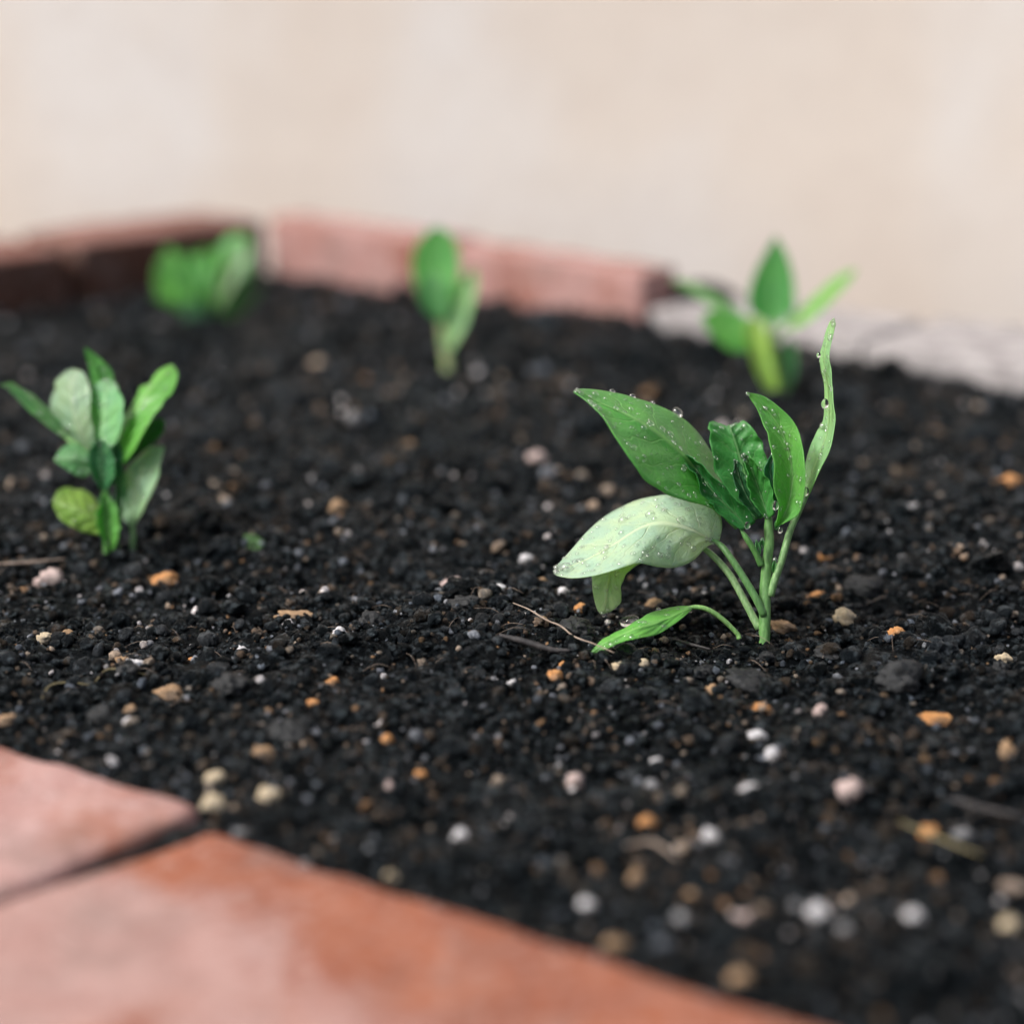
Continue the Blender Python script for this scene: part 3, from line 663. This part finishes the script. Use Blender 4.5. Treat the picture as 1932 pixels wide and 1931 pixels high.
leafJ, PJ, NJ = make_leaf(main,
    [(855, 1612, -4), (800, 1662, -10), (705, 1730, -15), (640, 1758, -19), (555, 1772, -23), (455, 1800, -23), (385, 1830, -23), (325, 1852, -22), (305, 1858, -22)],
    [(855, 1606, -4), (800, 1630, -8), (715, 1670, -12), (645, 1700, -16), (560, 1725, -20), (465, 1765, -21), (390, 1800, -22), (328, 1840, -22), (305, 1858, -22)],
    [(855, 1600, -4), (775, 1602, -4), (690, 1622, -6), (610, 1646, -9), (545, 1688, -13), (455, 1738, -16), (382, 1770, -19), (332, 1818, -21), (305, 1858, -22)],
    (.115, .275, .065), main_px, 30, face=(-.2, -.5, .8), seed=11, label='low leaf bending down onto the soil with a large drop', petiole=[(1105, 1775, -2), (1090, 1742, -2), (1010, 1665, -3), (930, 1615, -4), (855, 1604, -4), (790, 1622, -5)], pr=(.0009, .0008, .0009, .0008, .0003), pcol=(.2, .38, .12))
for (x0, y0, x1, y1, wd) in ((1215, 1320, 1195, 1245, 14), (1285, 1420, 1298, 1340, 10), (1225, 1290, 1228, 1230, 12), (1180, 1150, 1150, 1090, 22), (1300, 1190, 1330, 1110, 18)):
    mx_, my_ = (x0 + x1) / 2, (y0 + y1) / 2
    make_leaf(main, [(x0 - 3, y0, -3), (mx_ - wd, my_, -4), (x1, y1, -3)], [(x0, y0, -2), (mx_, my_, -3), (x1, y1, -3)], [(x0 + 3, y0, -3), (mx_ + wd, my_, -4), (x1, y1, -3)], (.05, .16, .05), main_px, 5, seed=int(x0), quilt=.0001, wave=0)

# left seedling: positions in a 3.84 times enlarged view
ZL = depth_at(1046)
def left_px(x, y, dz=0): return at(x / 3.84, 591.5 + y / 3.84, ZL + dz / 1000)
lef = tag(empty('seedling', tuple(left_px(870, 1745))), 'slightly blurred bushy seedling near the left edge with a yellowish low leaf', 'seedling')
make_stem(lef, [(860, 1800, 0), (850, 1740, 0), (815, 1560, 0), (780, 1350, 0), (755, 1180, 0), (745, 1020, 0)], [.0016, .0015, .0014, .0013, .0012, .001], (.075, .21, .045), left_px)
make_stem(lef, [(770, 1800, -3), (770, 1700, -3), (765, 1600, -3), (770, 1450, -2)], [.0011, .0011, .0010, .0008], (.08, .22, .045), left_px, 'side_shoot')
make_leaf(lef, [(500, 925, 2), (400, 850, 0), (280, 770, 0), (160, 640, 0), (70, 555, 0), (5, 520, 0)], [(505, 915, 3), (410, 820, 3), (300, 720, 3), (180, 600, 3), (80, 530, 2), (5, 515, 0)], [(510, 900, 6), (430, 780, 9), (320, 660, 10), (180, 550, 9), (90, 505, 5), (5, 512, 0)], (.08, .20, .07), left_px, 30, quilt=.0012, wave=.0009, seed=21, petiole=[(740, 1090, 0), (640, 1010, 0), (500, 915, 2), (420, 830, 3)])
make_leaf(lef, [(690, 1020, 4), (540, 950, 8), (410, 830, 11), (368, 690, 12), (395, 530, 12), (470, 425, 10), (530, 400, 8)], [(690, 1010, 2), (600, 880, 1), (560, 780, 1), (540, 660, 2), (530, 540, 4), (535, 450, 6), (535, 400, 8)], [(700, 1000, 0), (680, 870, -3), (660, 770, -4), (655, 660, -3), (650, 540, 0), (610, 430, 4), (540, 400, 8)], (.30, .46, .33), left_px, 40, quilt=.0012, wave=.0009, seed=22, label='broad pale rounded leaf')
make_leaf(lef, [(710, 1010, -2), (630, 900, 2), (610, 760, 4), (630, 640, 5), (680, 540, 6), (745, 490, 6), (790, 480, 5)], [(730, 1010, -3), (740, 880, -3), (760, 760, -2), (770, 640, -1), (780, 560, 2), (790, 500, 4), (795, 480, 5)], [(750, 1010, -5), (850, 920, -8), (885, 780, -9), (890, 640, -7), (860, 550, -2), (830, 500, 3), (800, 480, 5)], (.125, .26, .13), left_px, 40, quilt=.0012, wave=.0009, seed=23)
make_leaf(lef, [(700, 640, 10), (665, 500, 12), (645, 400, 12), (620, 300, 12), (610, 240, 12)], [(750, 640, 11), (735, 500, 12), (700, 400, 12), (650, 310, 12), (610, 240, 12)], [(800, 640, 10), (825, 500, 12), (805, 410, 12), (720, 320, 12), (610, 240, 12)], (.06, .20, .04), left_px, 8, quilt=.0012, wave=.0009, seed=24)
make_leaf(lef, [(830, 1090, 0), (830, 930, 4), (880, 790, 8), (980, 600, 10), (1090, 480, 11), (1180, 400, 11), (1245, 368, 10)], [(855, 1100, -1), (885, 950, -3), (950, 800, -3), (1050, 620, -2), (1150, 500, 2), (1225, 420, 6), (1250, 370, 10)], [(880, 1110, -3), (980, 980, -9), (1060, 820, -11), (1160, 680, -9), (1250, 560, -4), (1290, 450, 3), (1255, 372, 10)], (.095, .24, .045), left_px, 30, quilt=.0012, wave=.0009, seed=25, crease=.85)
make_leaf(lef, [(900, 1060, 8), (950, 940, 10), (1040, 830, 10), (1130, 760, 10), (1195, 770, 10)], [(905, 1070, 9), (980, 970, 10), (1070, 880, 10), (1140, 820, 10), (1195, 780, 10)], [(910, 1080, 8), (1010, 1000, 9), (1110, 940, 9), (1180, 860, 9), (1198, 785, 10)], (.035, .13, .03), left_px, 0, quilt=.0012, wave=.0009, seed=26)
make_leaf(lef, [(950, 1540, 0), (885, 1470, 2), (890, 1300, 4), (930, 1120, 5), (1020, 1010, 6), (1110, 965, 6), (1178, 955, 5)], [(960, 1545, 0), (960, 1440, 0), (1000, 1280, 0), (1050, 1130, 1), (1100, 1040, 3), (1150, 980, 4), (1180, 957, 5)], [(975, 1535, 1), (1040, 1420, -2), (1110, 1260, -4), (1165, 1100, -4), (1190, 1010, 0), (1190, 970, 3), (1182, 960, 5)], (.22, .36, .22), left_px, 20, quilt=.0012, wave=.0009, seed=27, petiole=[(930, 1790, 0), (955, 1720, 0), (965, 1620, 0), (962, 1545, 0), (975, 1400, 0)], pcol=(.14, .27, .10), label='pale leaf low on the right')
make_leaf(lef, [(810, 1640, 0), (740, 1605, -4), (650, 1585, -6), (540, 1555, -8), (440, 1480, -8), (390, 1400, -4), (383, 1350, 0)], [(805, 1620, 0), (740, 1540, -2), (650, 1470, -3), (560, 1420, -3), (470, 1390, -2), (410, 1360, -1), (383, 1345, 0)], [(810, 1600, 1), (760, 1450, 4), (690, 1350, 6), (600, 1280, 7), (500, 1262, 6), (420, 1290, 3), (385, 1340, 0)], YLW, left_px, 16, quilt=.0012, wave=.0009, seed=28, label='yellow green rounded leaf low on the left')
make_leaf(lef, [(680, 1120, -4), (610, 1185, -6), (520, 1150, -8), (440, 1100, -7), (388, 1062, -5)], [(670, 1100, -4), (600, 1080, -5), (530, 1065, -6), (450, 1060, -6), (388, 1060, -5)], [(665, 1060, -4), (600, 970, -2), (530, 945, -2), (450, 980, -3), (388, 1056, -5)], (.075, .20, .075), left_px, 10, quilt=.0012, wave=.0009, seed=29)

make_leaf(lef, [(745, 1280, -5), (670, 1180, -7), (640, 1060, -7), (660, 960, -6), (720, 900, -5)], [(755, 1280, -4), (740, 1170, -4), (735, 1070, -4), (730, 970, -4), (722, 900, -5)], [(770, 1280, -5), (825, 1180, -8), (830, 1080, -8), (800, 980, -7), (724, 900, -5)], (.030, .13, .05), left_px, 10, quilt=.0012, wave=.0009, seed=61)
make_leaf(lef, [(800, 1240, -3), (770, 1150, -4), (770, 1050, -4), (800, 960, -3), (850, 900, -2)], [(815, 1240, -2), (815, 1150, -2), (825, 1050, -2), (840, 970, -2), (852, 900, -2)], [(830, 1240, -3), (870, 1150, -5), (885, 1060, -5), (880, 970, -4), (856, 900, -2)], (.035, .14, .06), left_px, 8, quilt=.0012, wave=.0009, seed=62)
make_leaf(lef, [(790, 1720, -4), (725, 1600, -7), (700, 1480, -8), (715, 1380, -7), (740, 1290, -5)], [(805, 1720, -3), (785, 1600, -4), (775, 1480, -4), (765, 1380, -4), (745, 1290, -5)], [(825, 1720, -5), (860, 1600, -8), (860, 1480, -8), (830, 1380, -7), (752, 1290, -5)], (.085, .22, .05), left_px, 10, quilt=.0012, wave=.0009, seed=63)
make_leaf(lef, [(850, 1500, 3), (835, 1400, 3), (835, 1300, 3), (850, 1200, 3), (880, 1120, 3)], [(865, 1500, 4), (870, 1400, 4), (875, 1300, 4), (878, 1200, 4), (882, 1120, 3)], [(880, 1500, 3), (905, 1400, 2), (915, 1300, 2), (910, 1200, 2), (886, 1120, 3)], (.05, .16, .06), left_px, 4, quilt=.0012, wave=.0009, seed=64)

def frame_px(Zd): return lambda x, y, dz=0: at(x, y, Zd + dz / 1000)
# middle back seedling
pm = frame_px(depth_at(690, .004))
mid = tag(empty('seedling', tuple(pm(842, 692))), 'small blurred seedling in front of the pink brick edging', 'seedling')
make_stem(mid, [(846, 702, 0), (844, 680, 0), (838, 640, 0), (832, 600, 0), (828, 570, 0)], [.0028, .0028, .0026, .0022, .0015], (.28, .35, .16), pm)
make_leaf(mid, [(826, 600, 0), (792, 560, 2), (778, 510, 2), (784, 465, 2), (805, 438, 2), (822, 428, 2)], [(832, 600, 1), (825, 560, 4), (820, 510, 5), (820, 470, 4), (822, 445, 3), (824, 428, 2)], [(840, 600, 0), (860, 560, 2), (866, 515, 2), (864, 470, 2), (848, 440, 2), (826, 428, 2)], (.09, .25, .07), pm, 0, seed=31)
make_leaf(mid, [(824, 605, -4), (796, 575, -6), (788, 540, -6), (800, 520, -4), (815, 515, -3)], [(830, 605, -4), (820, 570, -4), (815, 545, -4), (815, 525, -4), (817, 515, -3)], [(840, 605, -5), (850, 575, -7), (845, 545, -7), (832, 525, -5), (819, 515, -3)], (.05, .17, .05), pm, 0, seed=32)
make_leaf(mid, [(834, 660, -3), (840, 610, -4), (855, 560, -5), (872, 525, -5), (892, 505, -4)], [(842, 662, -2), (856, 615, -2), (870, 570, -2), (882, 535, -3), (893, 505, -4)], [(850, 662, -3), (876, 620, -5), (892, 575, -6), (900, 535, -5), (895, 506, -4)], (.19, .31, .16), pm, 0, seed=33)
# right back seedling
pr_ = frame_px(depth_at(762))
rgt = tag(empty('seedling', tuple(pr_(1468, 762))), 'blurred upright seedling just behind the sharp one, a pointed leaf on top', 'seedling')
make_stem(rgt, [(1476, 775, 0), (1472, 750, 0), (1466, 700, 0), (1458, 650, 0), (1456, 605, 0)], [.0030, .0030, .0030, .0026, .0018], (.16, .30, .07), pr_)
make_leaf(rgt, [(1452, 612, 2), (1418, 588, 1), (1412, 560, 1), (1422, 520, 2), (1442, 480, 3), (1462, 446, 4)], [(1458, 612, 3), (1456, 585, 4), (1456, 555, 4), (1458, 515, 4), (1460, 480, 4), (1463, 446, 4)], [(1466, 612, 2), (1496, 590, 1), (1500, 560, 1), (1496, 520, 2), (1484, 480, 3), (1464, 446, 4)], (.055, .200, .050), pr_, 0, seed=41)
make_leaf(rgt, [(1484, 622, 0), (1510, 615, -2), (1545, 590, -3), (1580, 555, -3), (1604, 528, -2), (1616, 510, 0)], [(1484, 614, 1), (1508, 600, 1), (1538, 575, 1), (1572, 545, 1), (1600, 520, 0), (1616, 509, 0)], [(1486, 606, 4), (1502, 590, 7), (1528, 566, 8), (1562, 536, 7), (1594, 514, 4), (1615, 508, 0)], (.12, .26, .045), pr_, 0, seed=42, petiole=[(1462, 640, 0), (1474, 628, 0), (1490, 612, 1), (1510, 598, 1)])
make_leaf(rgt, [(1436, 640, 0), (1412, 662, -3), (1378, 660, -5), (1345, 635, -4), (1322, 602, 0)], [(1432, 628, 0), (1408, 632, 0), (1378, 626, 0), (1346, 612, 0), (1322, 600, 0)], [(1430, 612, 2), (1410, 600, 4), (1380, 590, 6), (1348, 584, 4), (1323, 598, 0)], (.065, .20, .035), pr_, 0, seed=43)
make_leaf(rgt, [(1462, 762, -3), (1436, 720, -7), (1416, 670, -8), (1406, 625, -7), (1412, 600, -5)], [(1466, 762, -2), (1446, 715, -4), (1430, 665, -4), (1424, 625, -4), (1424, 600, -4)], [(1474, 760, -4), (1466, 710, -7), (1454, 660, -8), (1444, 620, -7), (1432, 598, -5)], (.22, .34, .07), pr_, 0, seed=44, label='yellowish folded leaf along the stem')
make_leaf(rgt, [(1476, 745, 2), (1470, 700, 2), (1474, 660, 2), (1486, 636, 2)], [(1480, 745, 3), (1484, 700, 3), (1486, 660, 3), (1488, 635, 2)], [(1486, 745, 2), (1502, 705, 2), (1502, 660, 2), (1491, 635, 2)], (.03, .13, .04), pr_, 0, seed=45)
make_leaf(rgt, [(1420, 625, 9), (1380, 600, 9), (1330, 570, 9), (1290, 545, 9), (1266, 532, 8)], [(1420, 618, 10), (1380, 588, 10), (1330, 556, 10), (1292, 540, 9), (1266, 530, 8)], [(1420, 612, 11), (1382, 578, 12), (1334, 546, 12), (1296, 530, 10), (1268, 528, 8)], (.15, .27, .12), pr_, 0, seed=46)
# back left seedling
pb = frame_px(depth_at(612))
bk = tag(empty('seedling', tuple(pb(385, 614))), 'very blurred low seedling in front of the dark brown brick edging', 'seedling')
make_stem(bk, [(386, 625, 0), (386, 605, 0), (384, 575, 0), (384, 550, 0)], [.0028, .0028, .0024, .0015], (.06, .16, .06), pb)
make_leaf(bk, [(380, 575, -2), (345, 582, -4), (308, 568, -5), (292, 530, -3), (296, 500, 0), (308, 480, 2)], [(382, 565, 0), (355, 552, 2), (330, 532, 3), (315, 510, 3), (310, 492, 2), (308, 478, 2)], [(385, 555, 2), (370, 520, 6), (352, 490, 8), (332, 475, 7), (318, 472, 4), (309, 477, 2)], (.10, .25, .06), pb, 0, seed=51)
make_leaf(bk, [(384, 570, 0), (376, 530, 4), (392, 495, 5), (418, 460, 5), (440, 442, 4), (458, 440, 3)], [(392, 572, 0), (410, 535, 1), (428, 505, 2), (445, 475, 3), (454, 455, 3), (460, 440, 3)], [(400, 576, 0), (440, 556, -3), (464, 520, -3), (472, 480, 0), (470, 455, 2), (461, 440, 3)], (.13, .29, .12), pb, 0, seed=52)
make_leaf(bk, [(370, 590, 3), (350, 550, 5), (352, 510, 6), (372, 480, 6), (385, 468, 6)], [(384, 590, 4), (382, 550, 5), (384, 515, 6), (385, 490, 6), (386, 468, 6)], [(396, 590, 3), (412, 550, 5), (414, 510, 6), (400, 482, 6), (387, 468, 6)], (.075, .23, .045), pb, 0, seed=53)
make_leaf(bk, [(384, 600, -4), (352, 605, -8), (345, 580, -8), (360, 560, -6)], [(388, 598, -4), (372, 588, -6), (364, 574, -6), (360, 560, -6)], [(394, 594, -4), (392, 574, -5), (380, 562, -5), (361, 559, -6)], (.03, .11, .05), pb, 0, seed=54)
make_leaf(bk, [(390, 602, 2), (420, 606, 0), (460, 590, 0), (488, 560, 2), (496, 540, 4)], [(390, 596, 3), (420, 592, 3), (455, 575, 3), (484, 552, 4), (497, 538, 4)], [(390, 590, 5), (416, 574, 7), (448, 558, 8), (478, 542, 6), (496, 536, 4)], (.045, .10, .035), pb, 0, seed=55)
for x0, y0, x1, y1, wd, dz, c_ in ((360, 580, 318, 462, 17, -6, (.12, .27, .08)), (376, 580, 352, 470, 16, -8, (.07, .21, .05)), (400, 575, 412, 462, 17, -7, (.10, .25, .07)), (412, 580, 452, 455, 19, -9, (.32, .46, .28)), (418, 590, 470, 500, 13, -5, (.08, .22, .08)), (362, 592, 300, 545, 13, -6, (.09, .24, .05))):
    xm, ym = (x0 + x1) / 2, (y0 + y1) / 2
    make_leaf(bk, [(x0 - 3, y0, dz), (xm - wd, ym + 4, dz - 3), (x1 - wd * .6, y1 + 16, dz - 2), (x1, y1, dz)], [(x0, y0, dz + 1), (xm, ym, dz), (x1, y1 + 14, dz), (x1, y1, dz)], [(x0 + 3, y0, dz), (xm + wd, ym, dz - 3), (x1 + wd * .6, y1 + 14, dz - 2), (x1, y1, dz)], c_, pb, 0, seed=x0, quilt=.001, wave=.001)
# a shed scrap of leaf on the soil
ps = frame_px(depth_at(1030) - .013)
scrap = [[(p[0], p[1], p[2]) for p in q] for q in ([(446, 1030, 2), (460, 1038, -2), (482, 1040, -2), (500, 1026, 2)], [(446, 1028, 2), (462, 1024, 2), (482, 1024, 2), (500, 1025, 2)], [(446, 1026, 3), (460, 1010, 6), (482, 1010, 6), (500, 1022, 3)])]
P, N, s, t = leaf_surface(*[[ps(*p) for p in q] for q in scrap]); v, f, uv = blade_mesh(P, N, s, t)
o = mesh_obj('leaf_scrap', v, f, LEAF, None, tuple(ps(472, 1026)), uv=uv); o.color = (.07, .20, .045, 1)
tag(o, 'small shed green leaf scrap lying on the soil right of the left seedling', 'leaf')

# ------------------------------------------------------------------ water on the leaves
def bead(c, n, r, sub=3, flat=.72, stretch=(1, 1)):
    V, Fc = ICO[sub]; n = unit(n); a = unit(np.cross(n, (.31, .9, .2))); b_ = np.cross(n, a)
    return c + r * (V[:, :1] * a * stretch[0] + V[:, 1:2] * b_ * stretch[1] + (V[:, 2:] * flat + flat * .55) * n), Fc
VV, FF, off = [], [], 0
for c, n, r in DROPS:
    v, f = bead(np.array(c), n, r, 2, .7, (rng.uniform(.8, 1.25), rng.uniform(.8, 1.25))); VV.append(v); FF.append(f + off); off += len(v)
tag(mesh_obj('fine_water_beads', np.vstack(VV), np.vstack(FF), BEAD), kind='stuff')
def nearest(P, N, q, fa):
    d = np.linalg.norm(P - q, axis=2); i, j = np.unravel_index(np.argmin(d), d.shape); n = N[i, j]
    return P[i, j], (n if np.dot(n, fa) > 0 else -n)
BIG = [
    (leafA and (PA, NA), (738, 566, 12), .0019, (-.1, -.3, .95), 'largest round water drop on the upper edge of the big left leaf'),
    ((PA, NA), (600, 512, 9), .0008, (-.1, -.3, .95), 'small water drop left of the largest one on the upper leaf edge'),
    ((PA, NA), (500, 474, 8), .0010, (-.1, -.3, .95), 'water drop midway along the upper edge of the big left leaf'),
    ((PA, NA), (345, 440, 4), .0010, (-.1, -.3, .95), 'water drop near the tip on the upper edge of the big left leaf'),
    ((PA, NA), (700, 712, -2), .0013, (-.2, -.9, .3), 'clear water bead sitting on the midrib of the big left leaf'),
    ((PH, NH), (478, 1150, 10), .0015, (-.1, -.4, .9), 'round water drop on the upper half of the pale drooping leaf'),
    ((PH, NH), (655, 1160, 4), .0016, (-.1, -.4, .9), 'wide water drop at the bend of the pale drooping leaf'),
    ((PH, NH), (180, 1412, -5), .0020, (-.1, -.5, .85), 'flat shiny water drop at the tip of the pale drooping leaf'),
    ((PH, NH), (630, 1305, -15), .0013, (-.1, -.5, .85), 'water drop low on the green part of the drooping leaf'),
    ((PJ, NJ), (520, 1690, -6), .0031, (-.25, .1, .95), 'very large clear water drop on the low leaf touching the soil'),
    ((PJ, NJ), (630, 1640, -3), .0009, (-.2, -.1, .95), 'small water drop on top of the low leaf beside the largest drop'),
    ((PJ, NJ), (855, 1612, -6), .0009, (-.2, -.6, -.5), 'water drop hanging under the stalk end of the low leaf'),
]
for (P, N), q, r, fa, lab in BIG:
    qq = main_px(*q); c, n = nearest(P, N, qq, np.array(fa))
    if r > .0025: n = unit(np.array(fa)); c = main_px(520, 1694, -9)
    v, f = bead(c, n, r, 4, .8 if r < .0025 else .62, (1.12, .95)); ctr = v.mean(0)
    o = mesh_obj('water_drop', v, f, WATER if r > .0025 else BEAD, None, ctr)
    tag(o, lab, 'water drop', 'water drops on the sharp seedling')
for (x, y, dz, r, lab) in ((1462, 985, -4, .0013, 'water drop in the crook at the foot of the upright narrow leaf'), (1565, 515, -6, .0014, 'elongated water drop on the left edge of the upright narrow leaf'),
                           (1530, 255, -5, .0008, 'tiny water drop high on the left edge of the upright narrow leaf'), (1325, 1192, -6, .0009, 'water drop clinging beside the stem top under the upright leaf'),
                           (1300, 1060, -11, .0013, 'water drop on the left margin near the foot of the upright leaf'), (1150, 1165, -8, .0011, 'water drop at the base of the small dark leaf by the stem')):
    v, f = bead(main_px(x, y, dz), (-.3, -.9, .1), r, 4, .8, (.9, 1.25)); o = mesh_obj('water_drop', v, f, WATER, None, v.mean(0))
    tag(o, lab, 'water drop', 'water drops on the sharp seedling')

# ------------------------------------------------------------------ pebbles and clods
for k, (u, v, pw, ph, kind, lab) in enumerate(STONES):
    bl = .5 * F * .0176 * abs(1 / .645 - 1 / depth_at(v))
    if 'brightest white pebble, round' not in lab: pw, ph = (math.sqrt(max(q * q - bl * bl, (.6 * q) ** 2)) for q in (pw, ph))
    Zd = depth_at(v + ph * .35); g = on(u, v + ph * .35)
    rx, rz = pw / 2 * Zd / F, ph / 2 * Zd / F
    ry = (rx + rz) / 2
    key = (kind, k % 3, pw > 30)
    sub = 4 if 1080 < v < 1450 and pw > 22 else 3
    V, Fc = lump(sub, 300 + k, .46 if kind in ('white', 'orange', 'grey', 'cream') else .55)
    V = V * (rx, ry, rz * 1.05)
    a = math.radians(random.uniform(-18, 18)); R_ = np.array([[math.cos(a), 0, math.sin(a)], [0, 1, 0], [-math.sin(a), 0, math.cos(a)]]) if lab.find('flat') < 0 else np.eye(3)
    V = V @ R_.T
    z = max(float(terrain(g[0], g[1], False)), -.004)
    o = mesh_obj('soil_clod' if kind == 'dark' else 'pebble', V, Fc, PEB[kind])
    o.location = (g[0], g[1], z + rz * (.38 if kind != 'dark' else .3))
    tag(o, lab, 'clod' if kind == 'dark' else 'pebble', 'dark clods of soil in the bed' if kind == 'dark' else 'pebbles lying on the soil')

V, Fc = lump(4, 555, .45); kz = on(1318, 552, .020)
o = mesh_obj('soil_clod', V * (.024, .014, .008), Fc, PEB['dark']); o.location = kz  # black lump added for the dark spot beside the brick end
tag(o, 'blurred black shape on the kerb right beside the pink brick', 'clod', 'dark clods of soil in the bed')

# ------------------------------------------------------------------ twigs, roots and chips
TW = [
    ([(968, 1192), (1000, 1206), (1030, 1220), (1058, 1228), (1082, 1243), (1118, 1256), (1158, 1270)], .00034, 'pale', 'root', 'thin pale branching root ending at the creamy pebble', .0062),
    ([(942, 1246), (990, 1252), (1040, 1258), (1076, 1262)], .0011, 'dark', 'twig', 'short straight dark stick left of the two orange pebbles', .0052),
    ([(1695, 1568), (1770, 1600), (1850, 1632)], .0005, 'straw', 'straw', 'blurred straw stalk slanting in the right foreground', .003),
    ([(1790, 1525), (1860, 1545), (1935, 1560)], .001, 'dark', 'twig', 'blurred dark twig near the right edge of the foreground', .003),
    ([(-20, 1079), (60, 1076), (125, 1068)], .0006, 'pale', 'root', 'pale root running in from the left frame edge', .003),
    ([(80, 1330), (95, 1306), (130, 1298), (170, 1303)], .00035, 'straw', 'root', 'fine curled yellowish root at the left above the brick', .002),
    ([(180, 1300), (205, 1284), (245, 1283), (285, 1288)], .00035, 'straw', 'root', 'fine curved root left of the lumpy tan pebble', .002),
    ([(1180, 1615), (1230, 1608), (1280, 1640)], .0006, 'pale', 'root', 'curved pale root blurred in the lower middle', .003),
    ([(1215, 1370), (1260, 1352), (1300, 1362)], .0004, 'dark', 'root', 'fine dark root below the bark like chip', .002),
    ([(1270, 1213), (1300, 1222), (1340, 1232)], .0006, 'dark', 'twig', 'thin dark twig between the low leaf and the stem', .0015),
    ([(1885, 1690), (1935, 1697)], .0018, 'pale', 'twig', 'thick brown stub cut by the lower right frame edge', .003),
]
for pts, r, mk, cat, lab, lift in TW:
    P = []
    for u, v in pts:
        g = on(u, v); P.append(g + np.array([0, 0, max(0, float(terrain(g[0], g[1], False))) * .6 + lift]))
    if len(P) < 3: P = [P[0], (P[0] + P[1]) / 2, P[1]]
    v, f = tube(P, [r * .5, r, r, r * .8, r * .4], 30, 7, .10); ctr = np.array(v).mean(0)
    tag(mesh_obj('root' if cat == 'root' else 'straw' if cat == 'straw' else 'twig', v, f, TWIGM[mk], None, ctr), lab, cat)
# fine hair roots all through the crumbs
x, y, Z = scatter(240, 1000, 1600, -100, 2030)
VV, FF, off = [], [], 0
for i in range(len(x)):
    a = rng.uniform(0, 6.28); L = rng.uniform(.004, .013); c = np.array([x[i], y[i], float(terrain(x[i], y[i], False)) + .0012])
    d = np.array([math.cos(a), math.sin(a), rng.uniform(-.1, .35)]); k = np.array([-d[1], d[0], .3]) * rng.uniform(-.2, .2)
    v, f = tube([c - d * L / 2, c + k * L / 2 + (0, 0, L * .15), c + d * L / 2], [.00005, .00009, .00004], 7, 3)
    VV.append(v); FF += [tuple(j + off for j in q) for q in f]; off += len(v)
tag(mesh_obj('hair_roots', np.vstack(VV), FF, TWIGM['pale']), kind='stuff')
